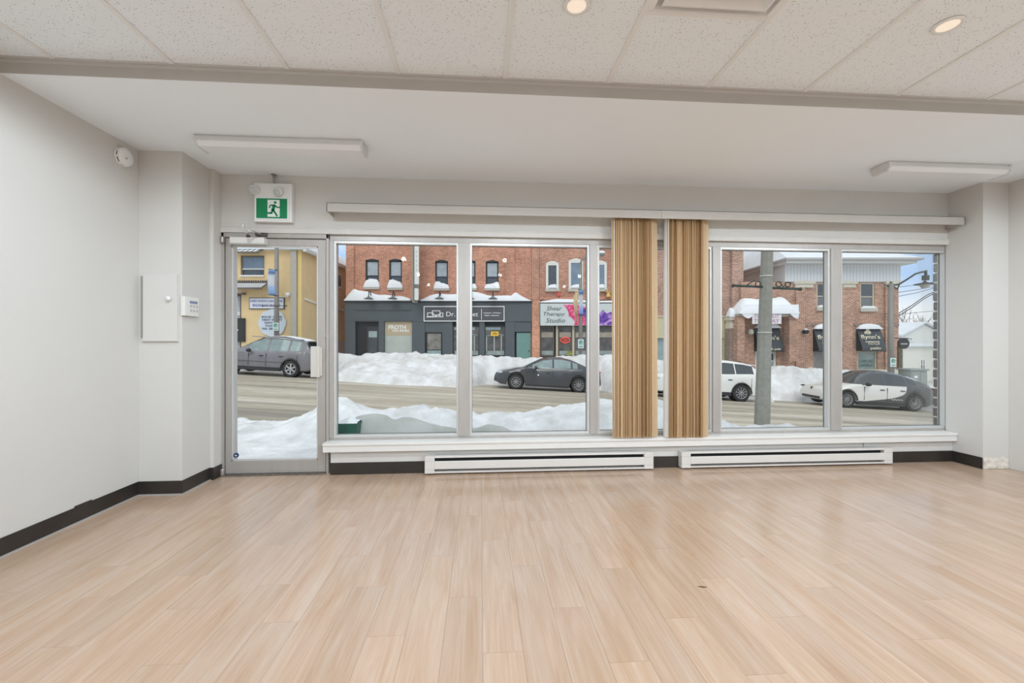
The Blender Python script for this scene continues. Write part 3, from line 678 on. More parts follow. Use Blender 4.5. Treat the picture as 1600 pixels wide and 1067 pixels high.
def sgrid(name, m, u0, u1, d0, d1, nu, nd, fn):
    """height field in the street frame"""
    mb = MB(); mb.grid(nu, nd, lambda a, b: (u0+(u1-u0)*a, d0+(d1-d0)*b, fn(u0+(u1-u0)*a, d0+(d1-d0)*b)))
    o = mb.obj(name, m, None, fix=False); o.rotation_euler = (0, 0, -TH); return o
rd = sgrid('road', road_mat(), -40, 45, 7.4, 22.5, 120, 60, lambda u, d: zroad(u, d)+.02*fbm(u*.15, d*1.4, 4)); struct(rd, 'slushy brown street with wet wheel tracks')
fg = sgrid('snow_ground', M_snowd, -60, 90, 23.0, 140, 60, 40, lambda u, d: zfar(u)+.05*fbm(u*.3, d*.3)); struct(fg, 'snow-covered ground across the street')

NEAR = [(200, 668), (300, 664), (400, 663), (445, 661), (470, 652), (497, 640), (512, 628), (526, 622), (545, 629), (575, 638), (600, 639), (640, 640), (665, 637), (685, 639), (715, 645), (780, 648), (820, 648), (850, 641), (880, 637), (918, 631), (960, 626), (1035, 630), (1080, 642), (1123, 655), (1142, 665), (1168, 670), (1215, 661), (1242, 668), (1300, 685), (1500, 700), (1700, 715)]
def near_snow(u, d):
    px = CX+u*F/d if d > 1 else CX
    pxs = CX+u*F/7.0
    top = CAMH-(lerp_tab(NEAR, pxs)-CY)*7.0/F
    base = zwalk(u, d) if d < 6.6 else zwalk(u, 6.6)+(zroad(u, 8.4)-.06-zwalk(u, 6.6))*sstep(6.6, 8.3, d)
    bmp = sstep(5.7, 6.9, d)*(1-sstep(7.1, 8.15, d))
    z = base+(max(top, base+.02)-base)*bmp
    z += (.05*fbm(u*1.6, d*1.6, 5)*(.35+.9*bmp)) + .032*fbm(u*4.5, d*4.5, 4)*(.55+bmp)
    return z
mb = MB()
def nfn(a, b):
    X = -9+21*a; Y = 4.165+5.2*b
    u = X*cT-Y*sT; d = X*sT+Y*cT
    return (X, Y, near_snow(u, d))
mb.grid(520, 150, nfn); o = mb.obj('snow_bank', M_snowd, None, fix=False)
tag(o, 'trodden snow and ploughed bank on the near sidewalk outside the window', 'snow', None, 'stuff')

# drift piled against the outside of the leftmost pane, its shaded face put into the grey colour
DR = [(500, 676), (535, 668), (548, 658), (558, 651), (575, 648.5), (592, 648), (604, 650), (611, 655), (617, 656), (628, 652), (642, 654), (660, 660), (690, 667), (715, 671), (745, 669), (765, 665), (785, 668), (800, 674), (840, 684)]
mb = MB()
def dfn(a, b):
    px = 505+330*a; Yc = 4.19+.62*b; y = lerp_tab(DR, px); q = onY(px, y, 4.42)
    top = q[2]; X = q[0]*Yc/4.42 if False else q[0]
    base = -.2-.05*(X+2)
    prof = sstep(-.05, .40, b)*(1-sstep(.45, 1.0, b))
    prof = max(prof, .55*(1-sstep(.0, .9, b)))
    return (X, Yc, base+(top-base)*prof+.012*fbm(X*4, Yc*4, 3))
mb.grid(70, 24, dfn); o = mb.obj('snow_drift', mat('shaded_grey_snow', (.56, .555, .53), .6, col2=(.42, .41, .38), vscale=2.5, bump=.3, bscale=8), None, fix=False); tag(o, 'smooth snow drift heaped against the leftmost window pane', 'snow', None, 'stuff')
a = onY(527, 673, 4.22); b = onY(557, 662, 4.22)
gb = thing('green_box', 'dark green box end poking from the snow at the leftmost pane', 'box', ((a[0]+b[0])/2, 4.23, a[2]-.25))
hw_ = (b[0]-a[0])/2; zz = b[2]-a[2]+.25
M_green = mat('green_paint', srgb(38, 92, 78), .5, var=.15, vscale=9)
box('body', M_green, gb, -hw_, hw_, 0, .16, 0, zz-.022, .004); box('lid', M_green, gb, -hw_-.006, hw_+.006, -.006, .166, zz-.024, zz, .004)
mb = MB().grid(12, 6, lambda a, b: (-hw_+2*hw_*a, .17*b, zz-.001+.045*math.sin(PI*b)**.7*(.3+.7*math.sin(PI*min(1, a*1.05)))+.008*nz3(a*5, b*3))); mb.obj('snow_cap', M_snow, gb, fix=False)

FAR = [(200, 550), (340, 553), (523, 553), (560, 557), (580, 553), (600, 552), (650, 553), (690, 555), (740, 557), (780, 558), (850, 560), (900, 556), (912, 552), (925, 557), (950, 556), (1000, 560), (1100, 570), (1180, 577), (1200, 578), (1225, 574), (1245, 575), (1265, 579), (1275, 575), (1300, 578), (1400, 585), (1412, 590), (1420, 600), (1452, 601), (1462, 597), (1500, 600), (1700, 615)]
CARS_U = [(-13.9, -8.5), (-1.05, 4.1), (5.5, 11.0), (12.3, 17.6)]
def far_bank(u, d):
    top = CAMH-(lerp_tab(FAR, CX+u*F/21.6)-CY)*21.6/F
    mk = 0
    for a, b in CARS_U: mk = max(mk, sstep(a-1.3, a-.05, u)*(1-sstep(b+.05, b+1.3, u)))
    s = 17.5+.25*nz3(u*.5, 3)+(20.35-17.5)*mk
    base = zroad(u, d)-.05
    prof = .32*sstep(s, s+.5, d)+.68*sstep(s+.35, 21.7, d)
    z = base+(top-base)*min(1, prof)
    if d > 22.0: z += (zfar(u)-top)*sstep(22.0, 23.4, d)
    amp = sstep(s, s+.4, d)
    return z+amp*(.12*fbm(u*1.1, d*1.4, 5)+.06*fbm(u*3.8, d*3.8, 4))
o = sgrid('snow_bank', M_bank, -26, 30, 16.9, 24.0, 640, 110, far_bank); tag(o, 'long ploughed snow bank along the far side of the street', 'snow', None, 'stuff')

# brick pier of this building, outside the right end of the window
M_dbrick = mat('dark_brown_brick', (.060, .040, .030), .8, var=.3, vscale=12, rnd=.3)
bp_ = thing('brick_pier', 'dark brown brick pier with pale joints outside the right window end', 'brick pier', (4.699, 4.08, -.6))
box('mortar', mat('pale_mortar', (.70, .68, .64), .9), bp_, -.037, .26, -.028, .044, 0, 4.0)
bm_ = MB().box(-.044, .27, -.028, .050, 0, .080).mesh('brick', M_dbrick, .004, 1)
for k in range(40): put('brick', bm_, bp_, (.0 if k % 2 else -.004, 0, .012+k*.0985))

# ------------------------------------------------------------------ buildings
def holes_wall(mb, x0, x1, z0, z1, y0, y1, holes):
    xs = sorted(set([x0, x1]+[v for h in holes for v in h[:2] if x0 < v < x1])); zs = sorted(set([z0, z1]+[v for h in holes for v in h[2:] if z0 < v < z1]))
    for a, b in zip(xs[:-1], xs[1:]):
        run = None
        for c, d in zip(zs[:-1], zs[1:]):
            mx_, mz_ = (a+b)/2, (c+d)/2
            inh = any(h[0] < mx_ < h[1] and h[2] < mz_ < h[3] for h in holes)
            if inh:
                if run: mb.box(a, b, y0, y1, run[0], run[1]); run = None
            else: run = (run[0], d) if run else (c, d)
        if run: mb.box(a, b, y0, y1, run[0], run[1])
    return mb
def pane_mat(name, c, rough=.08): return mat(name, c, rough, var=.18, vscale=1.6, spec=.6)
P_pale = pane_mat('pane_pale', (.42, .46, .49)); P_dark = pane_mat('pane_dark', (.085, .095, .105)); P_teal = pane_mat('pane_teal', (.30, .38, .38)); P_shop = mat('shop_interior_glass', (.15, .145, .14), .08, col2=(.06, .06, .06), vscale=2.2)
P_blue = pane_mat('pane_blue', (.20, .26, .33))
def bwin(root, x0, x1, z0, z1, y, fm, upper, lower=None, fw=.08, split=.5, name='window', dep=.10):
    f = MB().box(x0, x0+fw, y, y+dep, z0, z1).box(x1-fw, x1, y, y+dep, z0, z1).box(x0+fw, x1-fw, y, y+dep, z1-fw, z1).box(x0+fw, x1-fw, y, y+dep, z0, z0+fw)
    zm = z0+(z1-z0)*split
    if lower: f.box(x0+fw, x1-fw, y+.01, y+dep, zm-.03, zm+.03)
    fo = f.obj(name, fm, root)
    if lower:
        box('pane', upper, fo, x0+fw, x1-fw, y+.03, y+.05, zm+.03, z1-fw); box('pane', lower, fo, x0+fw, x1-fw, y+.05, y+.07, z0+fw, zm-.03)
    else: box('pane', upper, fo, x0+fw, x1-fw, y+.04, y+.06, z0+fw, z1-fw)
    return fo
def snow_lump(root, x0, x1, y0, y1, zb, hf, nx=24, ny=6, seed=0, name='snow_cap'):
    mb = MB()
    def f(a, b):
        e = min(1, 6*min(a, 1-a)+.05); e2 = math.sin(PI*(.08+.84*b))**.6
        return (x0+(x1-x0)*a, y0+(y1-y0)*b, zb+hf(a)*e**.5*e2*(1+.12*nz3(a*7+seed, b*2, seed)))
    mb.grid(nx, ny, f)
    n = nx+1; m = ny+1; o = len(mb.v); base = [(p[0], p[1], zb-.02) for p in mb.v]; mb.v += base
    ring = list(range(n))+[j*n+nx for j in range(1, m)]+[ny*n+i for i in range(nx-1, -1, -1)]+[j*n for j in range(m-2, 0, -1)]
    for i in range(len(ring)):
        a, b = ring[i], ring[(i+1) % len(ring)]; mb.f.append((a, b, b+o, a+o)); mb.sm.append(True)
    return mb.obj(name, M_snow, root)

# --- red brick building with the two dark shopfronts
B1 = brick_mat('orange_red_brick', srgb(206, 136, 108), srgb(172, 104, 80), srgb(206, 176, 156))
B2 = brick_mat('brown_red_brick', srgb(194, 134, 110), srgb(158, 98, 78), srgb(200, 172, 154))
B3 = brick_mat('brown_brick', srgb(184, 140, 120), srgb(140, 98, 82), srgb(200, 182, 168))
M_char = mat('charcoal_paint', srgb(86, 92, 96), .6, var=.07, vscale=6)
M_chard = mat('charcoal_dark', srgb(56, 60, 64), .6)
M_black = mat('black_paint', (.02, .02, .022), .5)
M_sill = mat('stone_sill', srgb(190, 186, 176), .8, var=.06)
D1 = 26.0
r1 = sthing('brick_shop_building', 'orange-red brick building with charcoal shopfronts below snow-topped ledge', 'building', (686-CX)/F*D1, D1, -1.2)
q = PX(r1, D1)
wins = [(571, 592, 406.5, 448), (608, 628, 406.5, 449), (680, 700, 408, 450), (724, 743, 408, 450), (759, 779, 408.5, 450)]
ztop = q.z(330)
H_ = [(q.x(a), q.x(b), q.z(d), q.z(c)) for a, b, c, d in wins]
mb = MB(); holes_wall(mb, q.x(541.5), q.x(831), 0, ztop, 0, .35, H_+[(q.x(545), q.x(829), -1, q.z(472))]); mb.obj('front_wall', B1, r1)
box('rear_body', B1, r1, q.x(541.5), q.x(831), .36, 9, 0, ztop)
for a, b in ((541.5, 554), (790, 804)): box('pilaster', B1, r1, q.x(a), q.x(b), -.10, 0, q.z(470), ztop)
for k, (a, b, z0, z1) in enumerate(H_):
    bwin(r1, a, b, z0, z1, .08, M_chard, P_pale, P_dark, .09, .42)
    n = 8; poly = [(a, z1-.02)]+[(a+(b-a)*t/n, z1-.02+.10*math.sin(PI*t/n)) for t in range(n+1)]+[(b, z1-.02)]
    MB().prism(poly[1:], -.03, .09, 'y').obj('arch_head', M_chard, r1)
    box('sill', M_sill, r1, a-.08, b+.08, -.14, .1, z0-.16, z0)
    snow_lump(r1, a-.08, b+.08, -.16, .06, z0-.02, lambda t, k=k: .38+.12*math.sin(t*3+k), 14, 4, k)
# shopfront
SF = -.25
box('fascia', M_char, r1, q.x(541), q.x(830.5), SF, 0, q.z(502.5), q.z(470.5))
box('fascia_ledge', M_chard, r1, q.x(540), q.x(831), SF-.12, 0, q.z(472.5), q.z(469.5))
for a, b in ((541, 557), (593.5, 602), (645, 665), (692, 708), (749.5, 757.5), (789.5, 804)): box('pier', M_char, r1, q.x(a), q.x(b), SF+.02, .1, 0, q.z(502.5))
box('shopfront_back', M_chard, r1, q.x(545), q.x(829), .12, .3, 0, q.z(472))
for a, b, c in ((557, 594, 500), (602, 645, 500.5), (665, 692, 519), (804, 830, 518.5)): box('lintel', M_char, r1, q.x(a), q.x(b), SF+.06, .1, q.z(c), q.z(502)+.02) if c > 503 else None
MB().box(q.x(556), q.x(594.5), SF-.03, SF+.02, q.z(500.5), q.z(498)).obj('moulding', M_char, r1)
MB().box(q.x(601), q.x(645.5), SF-.03, SF+.02, q.z(502), q.z(499.5)).obj('moulding', M_char, r1)
MB().box(q.x(556), q.x(644), SF-.05, SF, q.z(485), q.z(483)).obj('moulding', M_char, r1)
# recessed entrance with door
dz = q.z(575)
box('entrance_recess', M_black, r1, q.x(558), q.x(593), -.02, .1, 0, q.z(501))
dd = box('shop_door', M_chard, r1, q.x(574), q.x(592.5), -.10, -.03, 0, q.z(510)); box('pane', P_dark, dd, q.x(576.5), q.x(590.5), -.11, -.09, dz+.4, q.z(517)); box('pane', P_teal, dd, q.x(577), q.x(590), -.115, -.10, q.z(527), q.z(517.5))
# window with frosted lettered glass
fw_ = bwin(r1, q.x(602.5), q.x(644.5), q.z(553), q.z(501.5), -.14, mat('pale_frame', srgb(176, 176, 168), .5), mat('frosted_glass', srgb(186, 190, 182), .25, var=.10, vscale=1.1), None, .05)
box('tan_band', mat('tan_film', srgb(190, 172, 142), .4), fw_, q.x(603.8), q.x(643.2), -.115, -.10, q.z(524), q.z(502.8))
M_letw = mat('white_letters', (.86, .86, .84), .5)
lettering(fw_, 'FROTH', q.x(608), q.x(635), q.z(514.5), q.z(508), -.116, M_letw, bold=.03)
lettering(fw_, 'ON MAIN', q.x(614), q.x(639.5), q.z(518.5), q.z(514.8), -.116, M_letw, bold=.03)
# second shop: door, bay windows, teal door
dd = box('shop_door', M_chard, r1, q.x(666), q.x(691), -.12, -.04, 0, q.z(519.5)); box('pane', mat('door_poster_glass', srgb(160, 158, 148), .2, col2=srgb(96, 90, 84), vscale=2.0), dd, q.x(668.5), q.x(689.5), -.13, -.11, q.z(546), q.z(521.5)); box('kick_glass', P_teal, dd, q.x(668.5), q.x(689.5), -.13, -.11, q.z(556), q.z(547.5))
box('transom', M_char, r1, q.x(665), q.x(708), -.16, -.1, q.z(519.5), q.z(502))
for a, b in ((708, 750), (757, 790)):
    fo = bwin(r1, q.x(a), q.x(b), q.z(556), q.z(509.5), -.14, M_chard, P_shop, None, .06)
    box('display_shelf', mat('display_grey', srgb(150, 160, 158), .5, var=.2, vscale=3), fo, q.x(a)+.1, q.x(b)-.1, -.11, -.09, q.z(556)+.05, q.z(548))
    box('valance_light', P_teal, fo, q.x(a)+.08, q.x(b)-.3, -.108, -.09, q.z(515.5), q.z(511))
    for px in ((716, 722, 741) if a < 720 else (760, 772, 783)): box('display_post', mat('post_pale', srgb(165, 172, 172), .5), fo, q.x(px)-.02, q.x(px)+.05, -.11, -.09, q.z(552), q.z(524))
    MB().tube([(q.x(a)+.1, -.115, q.z(526)), (q.x((a+b)/2), -.115, q.z(520.5)), (q.x(b)-.1, -.115, q.z(524))], .03, 6).obj('display_rail', MATS['post_pale'], fo)
os_ = box('open_sign', mat('yellow_sign', srgb(232, 190, 60), .4, emit=srgb(240, 190, 50), estr=.25), r1, q.x(767.5), q.x(779), -.20, -.16, q.z(525), q.z(518)); lettering(os_, 'OPEN', q.x(769), q.x(777.5), q.z(523.8), q.z(519.2), -.20, mat('sign_brown', srgb(110, 70, 20), .5), bold=.02)
td = box('teal_door', mat('teal_paint', srgb(112, 150, 142), .5, var=.05), r1, q.x(807), q.x(829), -.12, -.05, 0, q.z(520)); MB().lathe([(.0001, 0), (.035, 0), (.035, .05), (.0001, .06)], 12, (q.x(826.5), -.18, q.z(548)), 'y').obj('door_knob', M_black, td)
box('door_transom', M_chard, r1, q.x(804), q.x(830), -.08, 0, q.z(519), q.z(503))
# snow on the ledge
HL = [(0, .15), (.04, .55), (.13, .75), (.3, .55), (.5, .36), (.72, .30), (1, .26)]
snow_lump(r1, q.x(541), q.x(644), SF-.14, .02, q.z(470), lambda t: lerp_tab(HL, t), 40, 5, 2)
HL2 = [(0, .25), (.2, .45), (.45, .52), (.7, .36), (.82, .22), (.86, .50), (1, .22)]
snow_lump(r1, q.x(658), q.x(830), SF-.14, .02, q.z(470.5), lambda t: lerp_tab(HL2, t)+.08*math.sin(t*17), 60, 5, 5)

# shop sign
sg = sthing('shop_sign', 'dark shop sign with white outline, device logo and repair shop name', 'sign', (725-CX)/F*25.7, 25.7, q.z(502)+r1['_z']); p = PX(sg, 25.7)
box('board', mat('sign_grey', srgb(84, 84, 88), .5), sg, p.x(662.5), p.x(788), 0, .06, p.z(502), p.z(478.5))
fr_ = MB(); t_ = .05; a, b, c, d = p.x(662), p.x(788.3), p.z(502.2), p.z(478.2)
fr_.box(a, b, -.03, 0, d-t_, d).box(a, b, -.03, 0, c, c+t_).box(a, a+t_, -.03, 0, c+t_, d-t_).box(b-t_, b, -.03, 0, c+t_, d-t_); fr_.obj('outline', M_letw, sg)
lettering(sg, 'Dr. Gadget', p.x(697.5), p.x(747), p.z(496.6), p.z(487), -.002, M_letw, thick=.03)
box('divider', M_letw, sg, p.x(752), p.x(752.8), -.02, 0, p.z(499.5), p.z(482.5))
lettering(sg, 'Computers · Cell Phones', p.x(755.5), p.x(782.5), p.z(490.3), p.z(487.8), -.002, M_letw, bold=.02)
lettering(sg, 'Repairs · Accessories', p.x(757.5), p.x(779.5), p.z(494.3), p.z(491.6), -.002, M_letw, bold=.02)
def outline(a, b, c, d, t=.04): return MB().box(a, b, -.02, 0, d-t, d).box(a, b, -.02, 0, c, c+t).box(a, a+t, -.02, 0, c+t, d-t).box(b-t, b, -.02, 0, c+t, d-t)
outline(p.x(675), p.x(688), p.z(492.5), p.z(485)).obj('monitor_mark', M_letw, sg)
outline(p.x(667.5), p.x(677.5), p.z(495), p.z(488.3)).box(p.x(666.3), p.x(678), -.02, 0, p.z(495.8), p.z(494.8)).obj('laptop_mark', M_letw, sg)
outline(p.x(687.5), p.x(692.5), p.z(495.5), p.z(488.5)).obj('tablet_mark', M_letw, sg); outline(p.x(685), p.x(688), p.z(495.5), p.z(490.5)).obj('phone_mark', M_letw, sg)
MB().prism([(p.x(678), p.z(495.5)), (p.x(684), p.z(495.5)), (p.x(683), p.z(493)), (p.x(679.5), p.z(493))], -.02, 0).obj('stand_mark', M_letw, sg)

# blade sign
bs = sthing('blade_sign', 'tall narrow white blade sign projecting between the two charcoal shopfronts', 'sign', (650.5-CX)/F*25.2, 25.2, CAMH-(472-CY)/F*25.2); p = PX(bs, 25.2)
box('post', mat('sign_post_grey', srgb(170, 168, 160), .5), bs, p.x(644), p.x(650), .0, .55, p.z(472), p.z(350))
box('cabinet', mat('sign_white', srgb(222, 222, 216), .4), bs, p.x(650), p.x(657), -.5, -.3, p.z(446), p.z(350), .02)
box('lower_cabinet', MATS['sign_white'], bs, p.x(649.5), p.x(656.5), -.5, -.3, p.z(470), p.z(452), .02)
box('edge_trim', mat('sign_edge', srgb(120, 116, 106), .5), bs, p.x(648.2), p.x(650.5), -.52, .0, p.z(471), p.z(350))
box('joint', MATS['sign_edge'], bs, p.x(649), p.x(658), -.48, -.3, p.z(452), p.z(446))
for k in range(7): lettering(bs, 'STUDIOS'[k] if False else '|', p.x(653.2), p.x(654.0), p.z(398+k*7), p.z(394+k*7), -.5, mat('faint_letter', srgb(170, 170, 168), .5), 'faint_mark') if k < 6 else None

# gooseneck lamps above the shopfronts
def gooseneck(px, where):
    t = sthing('gooseneck_lamp', 'dark gooseneck lamp on the snowy shop ledge, '+where, 'lamp', (px-CX)/F*25.6, 25.6, CAMH-(468-CY)/F*25.6, 'gooseneck shop lamps')
    MB().tube([(0, .2, .02), (0, .0, .38), (0, -.15, .47), (0, -.3, .40), (0, -.34, .14)], .03, 8).obj('arm', M_chard, t)
    MB().lathe([(.05, .16), (.08, .12), (.27, .02), (.28, 0), (.24, 0), (.06, .10)], 18, (0, -.34, 0)).obj('shade', mat('shade_grey', srgb(110, 112, 112), .5), t)
for px, wh in ((579, 'over the leftmost shop door'), (616, 'over the tan-topped shop window'), (688, 'over the left half of the outlined sign'), (735, 'hidden half behind the window mullion'), (770.5, 'over the right end of the outlined sign')): gooseneck(px, wh)

# --- second brick building: hair salon
D2 = 26.0
r2 = sthing('brick_salon_building', 'red brick building with white-framed arched windows over the salon', 'building', (930-CX)/F*D2, D2, -1.6); q = PX(r2, D2)
zt2 = q.z(330)
wins2 = [(853, 873, 411, 452), (888.5, 911, 407, 452), (926, 948, 410, 452)]
H2 = [(q.x(a), q.x(b), q.z(d), q.z(c)) for a, b, c, d in wins2]
mb = MB(); holes_wall(mb, q.x(831), q.x(1024), 0, zt2, 0, .35, H2+[(q.x(843.5), q.x(1020), -1, q.z(508))]); mb.obj('front_wall', B2, r2)
box('rear_body', B2, r2, q.x(831.2), q.x(1024), .36, 9, 0, zt2)
box('corner_pier', brick_mat('orange_brick', srgb(216, 146, 112), srgb(194, 118, 88), srgb(214, 184, 162)), r2, q.x(831), q.x(843), -.25, 0, 0, q.z(470)); box('corner_pilaster', B2, r2, q.x(831), q.x(842), -.10, 0, q.z(470), zt2)
box('downpipe', mat('rust_pipe', srgb(120, 82, 68), .6), r2, q.x(957.5), q.x(959), -.12, 0, q.z(470), zt2)
M_wf = mat('white_window_frame', srgb(226, 224, 218), .5)
for k, (a, b, z0, z1) in enumerate(H2):
    bwin(r2, a, b, z0, z1, -.03, M_wf, P_blue if k else P_dark, None, .14)
    n = 8; MB().prism([(a+(b-a)*t/n, z1-.02+.14*math.sin(PI*t/n)) for t in range(n+1)], -.04, .06, 'y').obj('arch_head', M_wf, r2)
    box('sill', M_sill, r2, a-.06, b+.06, -.16, .0, z0-.14, z0)
    snow_lump(r2, a+.12, b-.12, -.1, .06, z0+.1, lambda t: .14+.1*t, 10, 4, k+20)
box('string_course', B1, r2, q.x(843), q.x(1020), -.10, 0, q.z(468), q.z(464))
box('shopfront_back', mat('shop_dark', srgb(70, 64, 58), .7), r2, q.x(843.5), q.x(1020), .2, .33, 0, q.z(508))
M_brn = mat('brown_frame', srgb(104, 94, 84), .5); M_cream = mat('cream_post', srgb(196, 186, 164), .5)
for a, b in ((844, 866), (872, 894), (897, 924), (934, 962), (966, 1018)):
    fo = bwin(r2, q.x(a), q.x(b), q.z(556), q.z(509), -.02, M_brn, P_shop, None, .06)
    box('blind_band', mat('shop_pale_panel', srgb(168, 158, 142), .6, var=.15, vscale=3), fo, q.x(a)+.08, q.x(b)-.08, .0, .03, q.z(527), q.z(519))
    box('display_ledge', MATS['display_grey'], fo, q.x(a)+.08, q.x(b)-.08, .0, .03, q.z(555), q.z(548))
for a in (870, 895.5, 929): box('post', M_cream, r2, q.x(a)-.06, q.x(a)+.06, -.10, .02, 0, q.z(508))
box('stall_riser', MATS['shop_dark'], r2, q.x(843.5), q.x(1020), -.05, .2, 0, q.z(556))
M_red = mat('neon_red', srgb(225, 80, 60), .4, emit=srgb(240, 70, 50), estr=.5)
ne = MB(); ne.tube([(q.x(883)+.27*math.cos(a*PI/10), -.06, q.z(531.5)+.16*math.sin(a*PI/10)) for a in range(21)], .03, 6); neo = ne.obj('neon_open_sign', M_red, r2); lettering(neo, 'OPEN', q.x(879), q.x(887), q.z(533.5), q.z(529.5), -.05, M_red)
box('green_poster', mat('poster_green', srgb(160, 168, 76), .6, col2=srgb(90, 110, 60), vscale=6), r2, q.x(885.5), q.x(894), -.06, -.03, q.z(555), q.z(548))
snow_lump(r2, q.x(843), q.x(1020), -.42, .0, q.z(473), lambda t: .16+.06*math.sin(t*9), 40, 4, 9)
# salon sign
sg = sthing('salon_sign', 'pale salon sign with handwritten name and pink and purple flowers', 'sign', (903-CX)/F*25.6, 25.6, CAMH-(508.5-CY)/F*25.6); p = PX(sg, 25.6)
def flower_mat(name, c1, c2, c3, sc):
    m = bpy.data.materials.new(name); m.use_nodes = True; nt = m.node_tree; b = nt.nodes['Principled BSDF']
    t = N(nt, 'ShaderNodeTexCoord'); v = N(nt, 'ShaderNodeTexNoise', i_Scale=sc, i_Detail=3.0, i_Distortion=2.0); L(nt, t.outputs['Object'], v.inputs['Vector'])
    r = ramp(nt, [(.32, c1), (.5, c2), (.68, c3)]); L(nt, v.outputs[0], r.inputs[0]); L(nt, r.outputs[0], b.inputs['Base Color']); return m
box('board', mat('sign_pale_grey', srgb(206, 212, 210), .45, var=.03, vscale=2), sg, p.x(844.5), p.x(1012), 0, .22, p.z(508.5), p.z(474))
box('end_panel', mat('sign_teal_edge', srgb(100, 130, 130), .5), sg, p.x(843.2), p.x(844.5), 0, .25, p.z(506), p.z(475))
M_ink = mat('sign_ink', srgb(92, 100, 102), .5)
lettering(sg, 'Shear', p.x(854), p.x(878), p.z(485), p.z(478.5), -.004, M_ink, shear=.25)
lettering(sg, 'Therapy', p.x(849), p.x(883), p.z(495), p.z(487.5), -.004, M_ink, shear=.25)
lettering(sg, 'Studio', p.x(853), p.x(883), p.z(504), p.z(497), -.004, M_ink, shear=.25)
M_pink = flower_mat('pink_petals', srgb(196, 30, 92), srgb(232, 74, 130), srgb(244, 170, 196), 2.2); M_purp = flower_mat('purple_petals', srgb(70, 44, 140), srgb(138, 84, 186), srgb(206, 176, 220), 1.6)
MB().prism([(p.x(a), p.z(b)) for a, b in ((880, 476), (903, 476), (915, 480), (917, 508), (897, 508), (898, 502), (893, 496), (889, 494), (888, 487), (884, 480))], -.012, 0).obj('pink_flower', M_pink, sg)
MB().prism([(p.x(a), p.z(b)) for a, b in ((910, 484), (914, 481), (920, 486), (926, 482), (932, 492), (937, 490), (942, 484), (948, 490), (955, 487), (960, 492), (963, 508), (930, 508), (916, 504))], -.014, -.002).obj('purple_flower', M_purp, sg)
MB().prism([(p.x(a), p.z(b)) for a, b in ((915, 496), (921, 494), (925, 508), (910, 508))], -.018, -.004).obj('pink_flower', M_pink, sg)
MB().prism([(p.x(a), p.z(b)) for a, b in ((964, 482), (985, 476), (1008, 486), (1008, 508), (968, 508))], -.012, 0).obj('purple_flower', M_purp, sg)

# --- plain brick building with beige shopfront (mostly behind the blinds)
D3 = 25.5
r3 = sthing('beige_shop_building', 'brown brick building with plain beige fascia seen between the blinds', 'building', (1080-CX)/F*D3, D3, -2.0); q = PX(r3, D3)
wn = [(q.x(1037), q.x(1060), q.z(477), q.z(432)), (q.x(1080), q.x(1104), q.z(477), q.z(432))]
mb = MB(); holes_wall(mb, q.x(1019), q.x(1160), 0, q.z(330), 0, .35, wn+[(q.x(1020), q.x(1138), -1, q.z(495))]); mb.obj('front_wall', B3, r3)
box('rear_body', B3, r3, q.x(1019.5), q.x(1160), .36, 8, 0, q.z(330)); box('pilaster', B3, r3, q.x(1141), q.x(1158), -.25, 0, q.z(512), q.z(330))
for (a, b, z0, z1) in wn: bwin(r3, a, b, z0, z1, .05, M_wf, P_pale, P_dark, .12)
M_beige = mat('beige_paint', srgb(206, 194, 158), .6, var=.03)
box('fascia', M_beige, r3, q.x(1019), q.x(1140), -.2, .1, q.z(528), q.z(495)); box('fascia_cap', M_cream, r3, q.x(1018), q.x(1141), -.26, .1, q.z(496), q.z(493.5))
box('shop_glass', P_teal, r3, q.x(1021), q.x(1123), .05, .1, .3, q.z(528))
for a, b in ((1128, 1131), (1134, 1140)): box('post', M_beige, r3, q.x(a), q.x(b), -.15, .1, 0, q.z(528))
box('door_panel', mat('beige_panel', srgb(190, 182, 140), .6), r3, q.x(1123), q.x(1134), .02, .1, 0, q.z(528)); 
for k in range(3): box('door_pane', P_dark, r3, q.x(1124), q.x(1128.5), .0, .03, q.z(556-k*6.5), q.z(551.5-k*6.5))
# stone capital with snow, between the shops
cp = sthing('stone_capital', 'pale stone pier capital heaped with snow beside the brown brick pub', 'capital', (1148-CX)/F*24.6, 24.6, CAMH-(580-CY)/F*24.6); p = PX(cp, 24.6)
B4 = brick_mat('dark_mix_brick', srgb(150, 128, 116), srgb(118, 98, 90), srgb(176, 164, 152), .20, .085)
box('brick_shaft', B4, cp, p.x(1141), p.x(1153), .1, .6, -.4, p.z(513)); M_stone = mat('cream_stone', srgb(206, 200, 184), .8, var=.05)
MB().box(p.x(1141), p.x(1154), .05, .6, p.z(513), p.z(505)).box(p.x(1142), p.x(1153), .08, .6, p.z(505), p.z(500)).box(p.x(1139.5), p.x(1157), -.05, .6, p.z(500), p.z(494)).obj('capital', M_stone, cp)
MB().prism([(p.x(1141), p.z(494)), (p.x(1156), p.z(494)), (p.x(1150), p.z(486))], -.03, .58).obj('gable_stone', M_stone, cp)
snow_lump(cp, p.x(1139.5), p.x(1152), -.08, .5, p.z(495), lambda t: .55*math.sin(PI*min(1, .15+t*.8))**1.2, 14, 5, 3)

